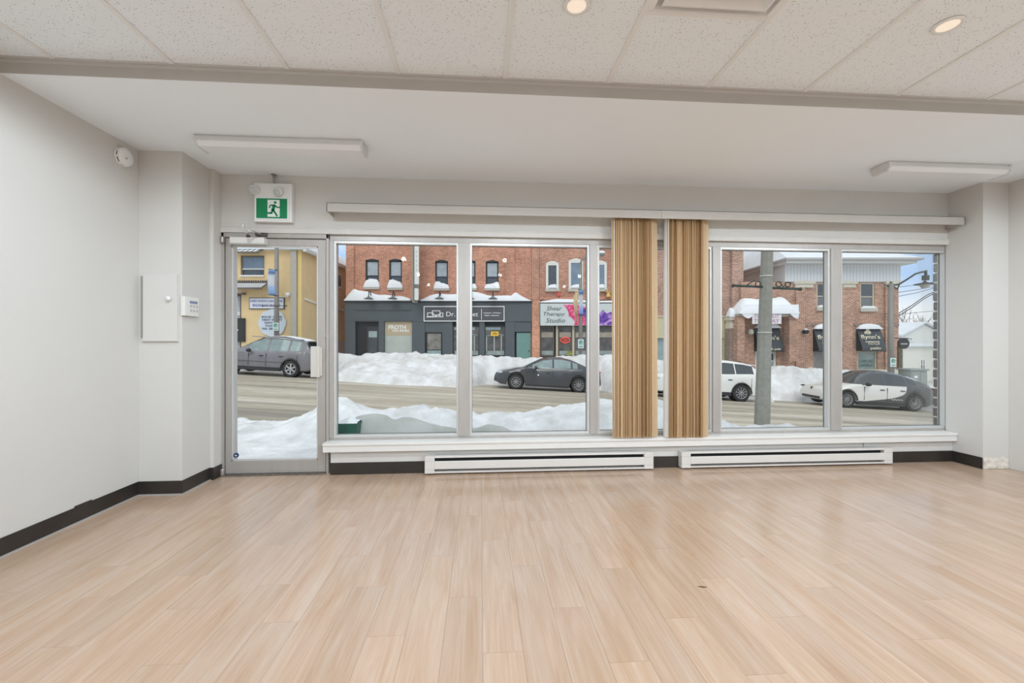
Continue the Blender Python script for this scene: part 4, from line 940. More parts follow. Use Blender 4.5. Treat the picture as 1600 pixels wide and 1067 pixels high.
# --- the pub
D4 = 25.0
r4 = sthing('brick_pub_building', 'brown brick pub with white panelled frieze and snowy roof', 'building', (1290-CX)/F*D4, D4, -2.6); q = PX(r4, D4)
w4 = [(1276, 1306.5, 441.5, 480), (1344, 1367, 441.5, 481.5)]; H4 = [(q.x(a), q.x(b), q.z(d), q.z(c)) for a, b, c, d in w4]
g4 = [(1180, 1214, 549, 582), (1271, 1302, 548, 583), (1339.5, 1371, 548, 583)]; G4 = [(q.x(a), q.x(b), q.z(d), q.z(c)) for a, b, c, d in g4]
B5 = brick_mat('pub_brick', srgb(190, 138, 110), srgb(140, 94, 74), srgb(204, 184, 168))
mb = MB(); holes_wall(mb, q.x(1158), q.x(1404), 0, q.z(440), 0, .35, H4+G4); mb.obj('front_wall', B5, r4); box('rear_body', B5, r4, q.x(1158.5), q.x(1404)-.002, .36, 9, 0, q.z(440))
for a, b in ((1242, 1256), (1314, 1330), (1381, 1390)): box('pilaster', B5, r4, q.x(a), q.x(b), -.12, 0, 0, q.z(449))
for a, b in ((1238, 1271), (1312, 1337), (1380, 1404.5)):
    MB().box(q.x(a), q.x(b), -.2, 0, q.z(444), q.z(440)).box(q.x(a)+.1, q.x(b)-.1, -.14, 0, q.z(449.5), q.z(444)).obj('capital', M_stone, r4)
M_sid = lines_mat('white_board_siding', srgb(214, 216, 218), srgb(176, 180, 184), .19, 'x')
box('frieze', M_sid, r4, q.x(1225), q.x(1405), -.1, 8.6, q.z(440.5), q.z(414)); M_eave = mat('white_eave', srgb(206, 206, 204), .6)
MB().box(q.x(1216), q.x(1414), -.75, 9, q.z(414.5), q.z(410)).obj('soffit_board', M_eave, r4); MB().box(q.x(1213), q.x(1421), -.9, 9.2, q.z(410), q.z(407)).obj('gutter', mat('gutter_grey', srgb(176, 176, 174), .5), r4)
MB().add([(q.x(1214), -.9, q.z(407)), (q.x(1420), -.9, q.z(407)), (q.x(1420), 9.2, q.z(407)), (q.x(1214), 9.2, q.z(407)), (q.x(1252), 3.2, q.z(362)), (q.x(1376), 3.2, q.z(362)), (q.x(1376), 5, q.z(362)), (q.x(1252), 5, q.z(362))], [(0, 1, 5, 4), (1, 2, 6, 5), (2, 3, 7, 6), (3, 0, 4, 7), (4, 5, 6, 7), (3, 2, 1, 0)]).obj('snowy_roof', mat('roof_snow', (.74, .77, .80), .8, var=.05, vscale=2), r4)
for k, (a, b, z0, z1) in enumerate(H4):
    bwin(r4, a, b, z0, z1, .05, M_cream, P_dark, mat('curtain_pane', (.17, .18, .19), .2), .09, .45); box('sill', M_sill, r4, a-.06, b+.08, -.14, .1, z0-.2, z0); snow_lump(r4, a, b+.05, -.12, .05, z0-.01, lambda t: .14, 10, 4, k+40)
bwin(r4, *G4[2], .06, M_cream, mat('patio_glass', srgb(160, 176, 170), .15, col2=srgb(120, 140, 136), vscale=1.5), None, .10); bwin(r4, *G4[1], .06, mat('grey_frame', srgb(150, 148, 144), .5), mat('grey_poster_glass', srgb(140, 138, 134), .25, var=.12, vscale=1.4), None, .08)
lettering(r4, 'CASUAL\nDINING', q.x(1344), q.x(1367), q.z(573), q.z(562), .05, mat('window_script', srgb(96, 116, 112), .5))
pdr = bwin(r4, *G4[0], .10, M_wf, P_dark, P_teal, .14, .55, 'pub_door')
box('band_course', B4, r4, q.x(1242), q.x(1404), -.05, 0, q.z(509), q.z(506)); box('stone_base', M_stone, r4, q.x(1256), q.x(1404), -.14, 0, 0, q.z(577))
box('ivy_strip', mat('dried_ivy', srgb(120, 112, 88), .9, col2=srgb(70, 64, 48), vscale=14), r4, q.x(1402), q.x(1408), -.1, .4, 0, q.z(540))
# entrance canopy with thick snow
cn = sthing('entrance_canopy', 'pub entrance canopy buried under a thick slab of snow', 'canopy', (1199-CX)/F*24.2, 24.2, CAMH-(492-CY)/F*24.2); p = PX(cn, 24.2)
MB().box(p.x(1155), p.x(1242), 0, 1.2, p.z(494.5), p.z(489)).box(p.x(1153), p.x(1163), -.05, 1.2, p.z(493), p.z(486)).box(p.x(1234), p.x(1244), -.05, 1.2, p.z(494), p.z(487)).obj('canopy_deck', M_stone, cn)
for a in (1158, 1239): box('canopy_pier', B5, cn, p.x(a)-.2, p.x(a)+.2, .0, .5, -2.6, p.z(494))
HC = [(0, .45), (.05, .75), (.2, .92), (.4, .86), (.6, .9), (.85, .95), (.95, .85), (1, .6)]
sn = snow_lump(cn, p.x(1152), p.x(1245), -.25, 1.2, p.z(490), lambda t: lerp_tab(HC, t), 40, 8, 12)
MB().grid(40, 6, lambda a, b: (p.x(1154+90*a), -.22-.02*math.sin(PI*b), p.z(486)+b*.35-(.42*(1-b))*max(0, math.sin(a*7.5+.6))**2)).obj('snow_overhang', M_snow, cn, fix=False)
bn = sthing('takeout_banner', 'white banner with pink takeout lettering below the snowy canopy', 'banner', (1198-CX)/F*24.0, 24.0, CAMH-(506-CY)/F*24.0); p = PX(bn, 24.0)
box('cloth', mat('banner_white', srgb(226, 222, 224), .6), bn, p.x(1175.5), p.x(1221), 0, .03, p.z(506), p.z(487)); M_bpk = mat('banner_ink', srgb(196, 150, 176), .5)
lettering(bn, 'TAKE OUT', p.x(1178), p.x(1218), p.z(496.5), p.z(490.5), -.002, M_bpk, shear=.15, bold=.02); lettering(bn, 'TUESDAY', p.x(1178), p.x(1218.5), p.z(504.3), p.z(498.2), -.002, M_bpk, shear=.15, bold=.02)
M_awn = mat('black_awning', srgb(66, 72, 78), .6, var=.06, vscale=2); M_awn2 = mat('awning_cheek', srgb(40, 42, 44), .7)
M_gold = mat('cream_letters', srgb(222, 214, 190), .5)
def awning(label, x0, x1, ytop, ybot, lines, shamrock):
    d = 24.52; t = sthing('shop_awning', label, 'awning', ((x0+x1)/2-CX)/F*d, d, CAMH-(ybot-CY)/F*d, 'black pub awnings'); p = PX(t, d)
    a, b, z0, z1 = p.x(x0), p.x(x1), p.z(ybot), p.z(ytop); dep = .46
    sl = MB().add([(a, 0, z0), (b, 0, z0), (b-.03, dep, z1), (a+.03, dep, z1), (a, 0, z0+.18), (b, 0, z0+.18)], [(0, 1, 5, 4), (4, 5, 2, 3)]); sl.obj('canvas', M_awn, t, fix=False)
    for xx in (a+.004, b-.004): MB().add([(xx, 0, z0), (xx, 0, z0+.18), (xx, dep, z1), (xx, dep, z0)], [(0, 1, 2, 3)]).obj('cheek', M_awn2, t, fix=False)
    MB().tube([(a, .01, z0), (b, .01, z0)], .02, 6).obj('front_bar', M_awn2, t)
    def onsl(f): return dep*(f-.18/(z1-z0))/(1-.18/(z1-z0)) if f > .18/(z1-z0) else 0
    for (txt, fx0, fx1, f0, f1) in lines:
        me = font_mesh(txt, 'lettering', M_gold, 0, .015, .01); xs2 = [v.co.x for v in me.vertices]; ys2 = [v.co.y for v in me.vertices]
        for v in me.vertices:
            aa = (v.co.x-min(xs2))/(max(xs2)-min(xs2)); bb = (v.co.y-min(ys2))/(max(ys2)-min(ys2)); v.co = (a+(b-a)*(fx0+(fx1-fx0)*aa), 0, 0) if False else (a+(b-a)*(fx0+(fx1-fx0)*aa), onsl(f0+(f1-f0)*bb)-.03-v.co.z, z0+(z1-z0)*(f0+(f1-f0)*bb))
        put('lettering', me, t)
    if shamrock:
        sm = MB(); fx, fz = shamrock; cxx = a+(b-a)*fx; cz = z0+(z1-z0)*fz; yy = onsl(fz)-.05
        for ang in (90, 210, 330): sm.lathe([(.0001, -.01), (.10, -.01), (.10, .01), (.0001, .01)], 12, (cxx+.11*math.cos(math.radians(ang)), yy, cz+.11*math.sin(math.radians(ang))), 'y')
        sm.box(cxx-.015, cxx+.015, yy-.01, yy+.01, cz-.26, cz); sm.obj('shamrock', M_gold, t)
    snow_lump(t, a, b, dep*.45, dep+.1, z1-.10, lambda q_: .30*math.sin(PI*(.2+.6*q_)), 14, 4, int(x0) % 17)
awning('black pub awning directly behind the near concrete pole', 1185, 1225, 509, 549, [("flynn's", .12, .88, .40, .62), ('irish pub', .3, .86, .03, .14)], None)
awning('black pub awning half hidden by the white window mullion', 1279, 1317, 510.5, 549, [("flynn's", .06, .9, .44, .68), ('restaurant', .2, .8, .30, .38), ('patio', .3, .74, .04, .17)], None)
awning('black pub awning with shamrock over the patio window', 1347.5, 1385, 510.5, 548.5, [("flynn's", .06, .86, .46, .68), ('restaurant', .2, .78, .345, .42), ('& bar & grill', .28, .75, .25, .325), ('patio', .32, .76, .04, .17)], (.40, .80))
def wall_lamp(px, py, label, m, s=1):
    d = 24.75; t = sthing('wall_lamp', label, 'lamp', (px-CX)/F*d, d, CAMH-(py-CY)/F*d)
    MB().lathe([(.0001, -.02), (.10*s, -.02), (.18*s, .06), (.17*s, .16), (.05*s, .26), (.0001, .27)], 16, (0, -.1, 0)).obj('globe', m, t); box('mount', M_chard, t, -.05, .05, -.1, .12, .0, .12); snow_lump(t, -.1, .1, -.2, 0, .2, lambda q_: .08, 6, 3, 1)
wall_lamp(1257, 521, 'round black lamp on the brick wall left of the mullion-hidden awning', M_black); wall_lamp(1171.5, 522, 'white lantern on the brick wall left of the pub door', M_stone, .9)

# back annex seen above the canopy
r6 = sthing('annex_building', 'white sided annex with snowy roof behind the brown brick pub', 'building', (1192-CX)/F*36, 36, -3.2); q = PX(r6, 36)
box('brick_storey', B3, r6, q.x(1150), q.x(1236), 0, 6, 0, q.z(418)); box('white_storey', mat('white_wall', srgb(216, 220, 224), .7), r6, q.x(1164), q.x(1236), .6, 6, q.z(418), q.z(340)); box('roof_edge', M_eave, r6, q.x(1158), q.x(1200), -.4, .8, q.z(421), q.z(416))
bwin(r6, q.x(1183), q.x(1190), q.z(410), q.z(390), .52, M_chard, P_pale, None, .1); snow_lump(r6, q.x(1160), q.x(1200), -.4, .5, q.z(417), lambda t: .25+.5*t, 14, 4, 30)
box('chimney', mat('pale_concrete', srgb(190, 186, 178), .8, var=.05), r6, q.x(1206), q.x(1221), -1.2, -.2, 0, q.z(360)); bwin(r6, q.x(1166), q.x(1174), q.z(471), q.z(457), -.04, M_wf, P_dark, None, .1)

# --- yellow building
D5 = 22.6
r5 = sthing('yellow_building', 'mustard yellow rendered building behind the grey parked car', 'building', (410-CX)/F*D5, D5, -.6); q = PX(r5, D5)
def stucco(name, c):
    return mat(name, c, .9, var=.05, vscale=1.2, bump=.1, bscale=30)
M_yel = stucco('mustard_render', srgb(228, 200, 152)); wy = (q.x(376), q.x(413), q.z(431), q.z(399)); dy_ = (q.x(340), q.x(377), -.5, q.z(459))
mb = MB(); holes_wall(mb, q.x(250), q.x(471.7), -.5, q.z(340), 0, .3, [wy, dy_]); mb.obj('front_wall', M_yel, r5)
Lb = 8.5; box('side_body', M_yel, r5, q.x(250), q.x(471.7)-.001, .3, Lb, -.5, q.z(391))
wf_ = bwin(r5, *wy, .06, mat('grey_brown_frame', srgb(120, 112, 106), .5), P_blue, P_dark, .07, .34); box('mid_rail', M_wf, wf_, wy[0]+.07, wy[1]-.05, .04, .1, q.z(421), q.z(419.3)); box('sill', M_wf, r5, wy[0]-.02, wy[1]+.02, -.08, .06, q.z(432.5), q.z(430))
dd = bwin(r5, dy_[0], dy_[1], 0, dy_[3], .08, mat('brown_door_frame', srgb(104, 92, 84), .5), P_pale, None, .12, name='entrance_door'); lettering(dd, '1', q.x(364.5), q.x(370), q.z(483), q.z(466), .11, mat('numeral_pale', srgb(206, 210, 206), .5), bold=.03)
box('letter_panel', M_wf, dd, q.x(345), q.x(373.5), .08, .12, q.z(492.5), q.z(487)); box('door_hood', mat('brown_board', srgb(112, 92, 84), .6), r5, q.x(340), q.x(384.5), -.25, 0, q.z(460.5), q.z(458)); snow_lump(r5, q.x(340), q.x(383), -.25, 0, q.z(458.2), lambda t: .07, 10, 3, 6)
box('downpipe', mat('grey_downpipe', srgb(178, 172, 160), .5, var=.04), r5, q.x(456), q.x(465), -.16, 0, -.5, q.z(340), .02); box('corner_board', stucco('yellow_corner', srgb(226, 200, 134)), r5, q.x(465.5), q.x(471.6), -.03, 0, -.5, q.z(340))
# upper slatted awning, lower iron balcony awning
M_iron = mat('grey_iron', srgb(110, 106, 104), .6)
def slat_awning(label, x0, x1, y0, y1, n, dep):
    t = sthing('slatted_awning', label, 'awning', ((x0+x1)/2-CX)/F*D5, D5-.02, CAMH-(y1-CY)/F*D5); p = PX(t, D5-.02); a, b, z0, z1 = p.x(x0), p.x(x1), p.z(y1), p.z(y0)
    MB().tube([(a, -dep, z0), (b, -dep, z0)], .03, 6).obj('front_bar', M_iron, t); MB().tube([(a, 0, z1), (b, 0, z1)], .03, 6).obj('back_bar', M_iron, t)
    for k in range(n):
        xx = a+(b-a)*(k+.5)/n; wd = (b-a)/n*.28
        MB().add([(xx-wd, -dep, z0+.03), (xx+wd, -dep, z0+.03), (xx+wd+.05, -.02, z1), (xx-wd+.05, -.02, z1), (xx-wd, -dep, z0), (xx+wd, -dep, z0), (xx+wd+.05, -.02, z1-.03), (xx-wd+.05, -.02, z1-.03)], [(0, 1, 2, 3), (7, 6, 5, 4), (0, 4, 5, 1), (1, 5, 6, 2), (2, 6, 7, 3), (3, 7, 4, 0)]).obj('slat', M_iron, t)
    for k in range(n-1):
        xx = a+(b-a)*(k+1)/n; wd = (b-a)/n*.30
        MB().add([(xx-wd, -dep-.01, z0+.06), (xx+wd, -dep-.01, z0+.06), (xx+wd+.04, -.12, z1-.02), (xx-wd+.04, -.12, z1-.02)], [(0, 1, 2, 3)]).obj('snow_strip', M_snow, t)
    return t, a, b, z0, z1
slat_awning('small slatted awning with snow between bars over the yellow wall window', 368, 414, 389, 398, 6, .55)
t, a, b, z0, z1 = slat_awning('long iron awning frame with snow strips above the yellow wall sign', 366, 420, 442, 453, 15, .6)
sp_ = MB()
for k in range(15):
    xx = a+(b-a)*(k+.5)/15; MB().lathe([(.0001, -.02), (.045, 0), (.05, .06), (.02, .12), (.0001, .16)], 8, (xx, -.03, z1+.02)).obj('finial', M_iron, t)
# signs on the yellow wall
def wall_sign(label, x0, x1, y0, y1, lines, ink, bg, poly=None):
    d = D5-.08; t = sthing('wall_sign', label, 'sign', ((x0+x1)/2-CX)/F*d, d, CAMH-(y1-CY)/F*d); p = PX(t, d)
    if poly: MB().prism([(p.x(a), p.z(b)) for a, b in poly], 0, .06).obj('board', bg, t)
    else:
        box('frame', M_chard, t, p.x(x0), p.x(x1), .01, .06, p.z(y1), p.z(y0)); box('board', bg, t, p.x(x0)+.035, p.x(x1)-.035, -.005, .02, p.z(y1)+.035, p.z(y0)-.035)
    for (txt, a, b, c, e) in lines: lettering(t, txt, p.x(a), p.x(b), p.z(e), p.z(c), -.006, ink, bold=.012)
    return t, p
M_sgw = mat('sign_lilac_white', srgb(224, 224, 232), .5); M_blu = mat('sign_blue_ink', srgb(112, 126, 176), .5)
wall_sign('wide white breakfast sign with blue lettering on the yellow wall', 389, 444, 465, 482.8, [('EVERY SUNDAY JOIN US FOR', 391.5, 442, 468.5, 473), ('BREAKFAST BUFFET', 395, 438, 475, 479)], M_blu, M_sgw)
cxs, cys = 425, 504.5
pts = []
for k in range(48):
    a = 2*PI*k/48; r = 20.5+1.3*abs(math.cos(a*4)); pts.append((cxs+r*1.0*math.cos(a), cys+r*math.sin(a)))
wall_sign('pale round scalloped event sign on the yellow wall behind the lamp post', 404, 446, 484, 526, [('BOOK YOUR', 409, 441, 493.5, 496.6), ('NEXT EVENT', 409.5, 441, 498, 501.2), ('WITH US', 413, 436, 502.8, 506), ('TODAY!', 414, 436, 507.5, 510.6), ('705 388', 409, 428, 512, 515)], mat('sign_grey_ink', srgb(104, 116, 134), .5), mat('sign_ice', srgb(208, 216, 226), .5), pts)
t, p = wall_sign('black notice board with white hop emblem on the yellow wall', 345, 382.5, 497, 534, [], M_letw, mat('board_black', srgb(52, 50, 50), .6))
hp_ = MB()
for a, b in ((365, 507.5), (364, 511), (366.5, 512.5), (365.5, 516), (368.5, 516), (371, 515.5), (366.5, 519), (363.5, 519.5), (369.5, 519.5), (366.5, 522)): hp_.disc(.05, (p.x(a), -.012, p.z(b)), 'y', 8, .008)
hp_.obj('emblem', M_letw, t)
fl_ = sthing('wall_floodlight', 'small white floodlight bracket on the yellow wall near the downpipe', 'lamp', (453-CX)/F*D5, D5, CAMH-(465-CY)/F*D5)
MB().lathe([(.03, 0), (.10, .10), (.13, .22), (.0001, .23)], 14, (0, -.25, 0)).obj('head', M_wf, fl_); MB().tube([(0, -.25, .1), (-.2, -.15, .03), (-.5, .0, .02)], .03, 6).obj('arm', M_wf, fl_)
# side wall details: window and conduit in the alley
XS = q.x(471.7); sw = MB()
def side(px): return (XS+r5['_u'])*F/(px-CX)-D5      # depth behind the front plane for a pixel column on the side wall
ya, yb_ = side(525), side(533)
zq = lambda py, px: CAMH-(py-CY)/F*(D5+side(px))-r5['_z']
fo = MB().box(XS, XS+.06, ya, yb_, zq(450, 529), zq(427, 529)).obj('side_window', M_wf, r5); box('pane', P_dark, fo, XS+.05, XS+.07, ya+.12, yb_-.15, zq(447, 529), zq(430, 529))
MB().tube([(XS+.05, side(475), zq(467, 475)), (XS+.05, side(497), zq(476, 497)), (XS+.05, side(540), zq(485.5, 540))], .05, 6).obj('side_conduit', M_wf, r5)
ye = side(541); rf = MB().add([(XS-4, -.3, q.z(391)), (XS+.35, -.3, q.z(391)+.0), (XS+.35, Lb+.3, q.z(391)), (XS-4, Lb+.3, q.z(391)), (XS-4, -.3, q.z(391)+3.4), (XS-4, Lb+.3, q.z(391)+3.4)], [(0, 1, 2, 3), (1, 4, 5, 2), (0, 4, 1), (2, 5, 3), (0, 3, 5, 4)]); rf.obj('roof', MATS['roof_snow'], r5); box('eave_board', M_eave, r5, XS+.2, XS+.38, -.3, Lb+.3, q.z(391)-.12, q.z(391)+.05)
MB().box(XS, XS+.02, 0.0, Lb, -.5, zq(533, 529)).obj('pale_plinth', mat('pale_plinth', srgb(206, 192, 184), .8), r5)

# --- white house far right
D7 = 44.0
r7 = sthing('white_house', 'white clapboard house with snowy gable beyond the pub', 'house', (1436-CX)/F*D7, D7, zfar(41)-.1); q = PX(r7, D7)
M_clap = lines_mat('white_clapboard', srgb(222, 220, 210), srgb(196, 194, 184), .16, 'x'); box('long_wing', M_clap, r7, q.x(1412), q.x(1520), 0, 6, 0, q.z(541)); box('wing_roof', MATS['roof_snow'], r7, q.x(1410), q.x(1522), -.4, 6, q.z(541), q.z(536.5))
bwin(r7, q.x(1436), q.x(1446.5), q.z(579), q.z(560), -.05, M_wf, P_blue, P_dark, .16); box('pane_divider', M_wf, r7, q.x(1441)-.05, q.x(1441)+.05, -.07, -.04, q.z(578), q.z(561))
gp_ = [(q.x(1438), q.z(540)), (q.x(1438), q.z(524)), (q.x(1475), q.z(505)), (q.x(1512), q.z(524)), (q.x(1512), q.z(540))]; MB().prism(gp_, 2.2, 7).obj('gable', mat('white_siding_plain', srgb(218, 218, 212), .7), r7); bwin(r7, q.x(1443.5), q.x(1457.5), q.z(534), q.z(525.5), 2.12, M_wf, P_pale, None, .15)
for s in (-1, 1): MB().add([(q.x(1475), 1.8, q.z(503)), (q.x(1475+s*41), 1.8, q.z(524.5)), (q.x(1475+s*41), 7, q.z(524.5)), (q.x(1475), 7, q.z(503)), (q.x(1475), 1.8, q.z(501)), (q.x(1475+s*41), 1.8, q.z(522)), (q.x(1475+s*41), 7, q.z(522)), (q.x(1475), 7, q.z(501))], [(0, 1, 2, 3), (4, 5, 6, 7), (0, 1, 5, 4), (1, 2, 6, 5), (2, 3, 7, 6), (3, 0, 4, 7)]).obj('roof_slope', MATS['roof_snow'], r7)

# --- bare trees
M_bark = mat('winter_bark', srgb(120, 104, 98), .9, var=.15)
def bare_tree(label, px, d, ytop, seed, m=M_bark, spread=.5):
    u = (px-CX)/F*d; z0 = zfar(u)-.1; Ht = CAMH-(ytop-CY)/F*d-z0; t = sthing('bare_tree', label, 'tree', u, d, z0, 'bare winter trees'); rs = random.Random(seed)
    MB().tube([(0, 0, 0), (.05, 0, Ht*.2), (.0, .0, Ht*.38)], [.22, .17, .13], 8).obj('trunk', m, t); br_ = MB()
    def grow(p, dr, ln, r, lev):
        pts = [p]; dd = dr.copy()
        for k in range(3): dd = (dd+Vector((rs.uniform(-.2, .2), rs.uniform(-.2, .2), .08))).normalized(); pts.append(pts[-1]+dd*ln/3)
        br_.tube(pts, [r, r*.85, r*.7, r*.55], 4 if lev > 1 else 5, False)
        if lev < 4:
            for k in range(3 if lev < 3 else 2):
                s_ = rs.choice(pts[1:]); nd = (dd+Vector((rs.uniform(-1, 1), rs.uniform(-1, 1), rs.uniform(-.1, .6)))*spread*1.5).normalized(); grow(s_, nd, ln*rs.uniform(.55, .75), max(.024, r*.58), lev+1)
    for k in range(7): 
        a = k*2.4; grow(Vector((0, 0, Ht*(.25+.02*k))), Vector((math.cos(a)*spread, math.sin(a)*spread, 1)).normalized(), Ht*.36, .10, 1)
    br_.obj('branches', m, t)
bare_tree('tall bare tree rising behind the round black sign', 1427, 60, 490, 3); bare_tree('bare tree behind the white house gable at the brick pier', 1452, 66, 496, 5); bare_tree('pinkish bare shrub-like tree between pub and white house', 1416, 56, 505, 8, mat('pink_bark', srgb(158, 118, 116), .9), .7)

# ================================================================== STREET FURNITURE
M_pole = mat('grey_pole', srgb(138, 134, 128), .5, metal=.2, var=.05); M_conc = mat('concrete_pole', srgb(140, 139, 130), .85, var=.10, vscale=14, bump=.3, bscale=60)
M_dgreen = mat('dark_green_iron', srgb(54, 66, 62), .5, metal=.3)
def at_d(px, py, d): return (px-CX)/F*d, CAMH-(py-CY)/F*d
def park_sign(px, py0, py1, d, label):
    w_ = 4.5; u, z = at_d(px, py1, d); t = sthing('parking_sign', label, 'sign', u, d, z, 'street parking signs'); p = PX(t, d); a, b, h = p.x(px-w_), p.x(px+w_), p.z(py0)
    box('plate', mat('sign_plate', srgb(204, 220, 216), .5), t, a, b, -.02, 0, 0, h); MB().lathe([(.075, 0), (.10, 0), (.10, .008), (.075, .008), (.075, 0)], 20, ((a+b)/2, -.028, h*.66), 'y').obj('ring', mat('sign_green', srgb(60, 140, 116), .5), t); lettering(t, 'P', (a+b)/2-.045, (a+b)/2+.045, h*.66-.06, h*.66+.06, -.02, MATS['sign_green'], bold=.03); box('arrow_band', MATS['sign_green'], t, a+.05, b-.05, -.026, -.02, h*.14, h*.22)
def banner(px0, px1, py0, py1, d, label, top_off=0):
    u, z = at_d((px0+px1)/2, py1, d); t = sthing('street_banner', label, 'banner', u, d, z, 'blue street banners'); p = PX(t, d); a, b, h = p.x(px0), p.x(px1), p.z(py0)
    m = bpy.data.materials.get('banner_print')
    if not m:
        m = bpy.data.materials.new('banner_print'); m.use_nodes = True; nt = m.node_tree; bb = nt.nodes['Principled BSDF']; tcn = N(nt, 'ShaderNodeTexCoord'); s = N(nt, 'ShaderNodeSeparateXYZ'); L(nt, tcn.outputs['Generated'], s.inputs[0])
        r = ramp(nt, [(0, srgb(52, 84, 132)), (.08, srgb(120, 152, 200)), (.30, srgb(150, 178, 216)), (.45, srgb(206, 204, 206)), (.75, srgb(200, 206, 216)), (.86, srgb(70, 104, 152)), (1, srgb(130, 170, 210))]); L(nt, s.outputs[2], r.inputs[0])
        n = N(nt, 'ShaderNodeTexNoise', i_Scale=7.0); L(nt, tcn.outputs['Object'], n.inputs['Vector']); hs = N(nt, 'ShaderNodeHueSaturation'); mr = N(nt, 'ShaderNodeMapRange'); mr.inputs[3].default_value = .7; mr.inputs[4].default_value = 1.2; L(nt, n.outputs[0], mr.inputs[0]); L(nt, mr.outputs[0], hs.inputs['Value']); L(nt, r.outputs[0], hs.inputs['Color']); L(nt, hs.outputs[0], bb.inputs['Base Color'])
    MB().grid(4, 10, lambda a_, b_: (a+(b-a)*a_-.06*math.sin(PI*b_)*(1 if top_off else 0), -.03+.05*math.sin(PI*b_)*a_, h*b_)).obj('cloth', m, t, fix=False)
    for z_ in (0, h): MB().tube([(a-.03, 0, z_+.02), (b+.1, 0, z_-.03)], .02, 6).obj('rod', mat('banner_rod', srgb(50, 60, 74), .5), t)
def street_lamp(label, px, wpx, d, ytop, arm, u0off=0):
    u, zt = at_d(px, ytop, d); z0 = zroad(u, d)-.1 if d < 20 else zfar(u)-.2; t = sthing('street_lamp', label, 'street lamp', u, d, z0, 'grey street lamps'); h = zt-z0; r = wpx/2/F*d
    MB().tube([(0, 0, 0), (0, 0, h*.5), (0, 0, h)], [r*1.25, r*1.05, r*.85], 12).obj('pole', M_pole, t); MB().lathe([(r*2, 0), (r*2, .12), (r*1.3, .2)], 12).obj('base', M_pole, t)
    MB().tube([(a, 0, h+b) for a, b in arm], r*.55, 8).obj('arm', M_pole, t); ax, az = arm[-1]
    MB().lathe([(.0001, .14), (.16, .12), (.24, .04), (.24, 0), (.18, -.06), (.0001, -.10)], 18, (ax, 0, h+az)).obj('lamp_head', mat('lamp_head_grey', srgb(150, 150, 146), .5), t); snow_lump(t, ax-.2, ax+.2, -.2, .2, h+az+.08, lambda q_: .12, 8, 5, 3)
    return t
DL = 21.9
street_lamp('grey street lamp with blue banner in front of the yellow building', 432.3, 6.6, DL, 372, [(0, 0), (-.05, .4), (-.2, .8), (-.6, 1.1), (-1.2, 1.2)])
banner(420.5, 430.5, 421, 461, DL-.1, 'blue banner on the lamp post before the yellow building', 1); park_sign(431, 504, 516.5, DL-.2, 'green parking sign on the lamp post before the yellow building')
MB_arm = sthing('sign_bracket', 'thin dark bracket rod across the breakfast sign on the lamp post', 'bracket', (432-CX)/F*DL, DL-.15, at_d(432, 478.3, DL)[1]); MB().tube([(-.62, 0, 0), (.62, 0, 0)], .018, 6).obj('rod', M_black, MB_arm); MB().lathe([(.03, -.03), (.045, 0), (.03, .03)], 10, (-.62, 0, 0), 'x').obj('finial', M_black, MB_arm)
street_lamp('grey street lamp in front of the salon sign', 907.3, 5.4, DL, 412, [(0, -.05), (.03, .15), (.35, .42), (.75, .50), (1.0, .45)])
banner(904.3, 911, 453, 492, DL-.15, 'pale blue banner on the lamp post before the salon'); park_sign(907.5, 530, 544, DL-.2, 'green parking sign on the lamp post before the salon')
# straw ornament hung on that post
u, z = at_d(899, 492, DL-.2); og = sthing('straw_ornament', 'tall straw corn-stalk ornament tied to the salon lamp post', 'ornament', u, DL-.2, z); rs = random.Random(2)
for k in range(14): MB().tube([(rs.uniform(-.05, .12), rs.uniform(-.05, .05), rs.uniform(-.4, .1)), (rs.uniform(-.08, .1), 0, .6), (rs.uniform(-.22, .18), 0, rs.uniform(.9, 1.35))], [.02, .03, .012], 5).obj('stalk', mat('straw', srgb(206, 186, 148), .8, var=.15), og)
# bell and red decoration on the salon wall
u, z = at_d(950.5, 464, 25.8); bl_ = sthing('bell_ornament', 'gold bell decoration on the salon brick wall', 'ornament', u, 25.8, z); M_bell = mat('bell_gold', srgb(214, 178, 104), .5); MB().lathe([(.18, 0), (.15, .04), (.10, .16), (.06, .26), (.0001, .28)], 16).obj('bell', M_bell, bl_); MB().lathe([(.0001, -.05), (.04, -.02), (.0001, .02)], 10).obj('clapper', M_bell, bl_)
for s in (-1, 1): MB().tube([(0, 0, .28), (s*.14, 0, .42), (s*.16, 0, .30), (0, 0, .28)], .035, 6).obj('bow_loop', M_bell, bl_)
u, z = at_d(873, 462.5, 25.8); rb_ = sthing('star_ornament', 'faded red star decoration below the leftmost salon window', 'ornament', u, 25.8, z); pts = [((.20 if k % 2 == 0 else .09)*math.sin(k*PI/5), .12+(.20 if k % 2 == 0 else .09)*math.cos(k*PI/5)) for k in range(10)]; MB().prism(pts, -.02, .02).obj('star', mat('faded_red', srgb(206, 96, 84), .7), rb_)
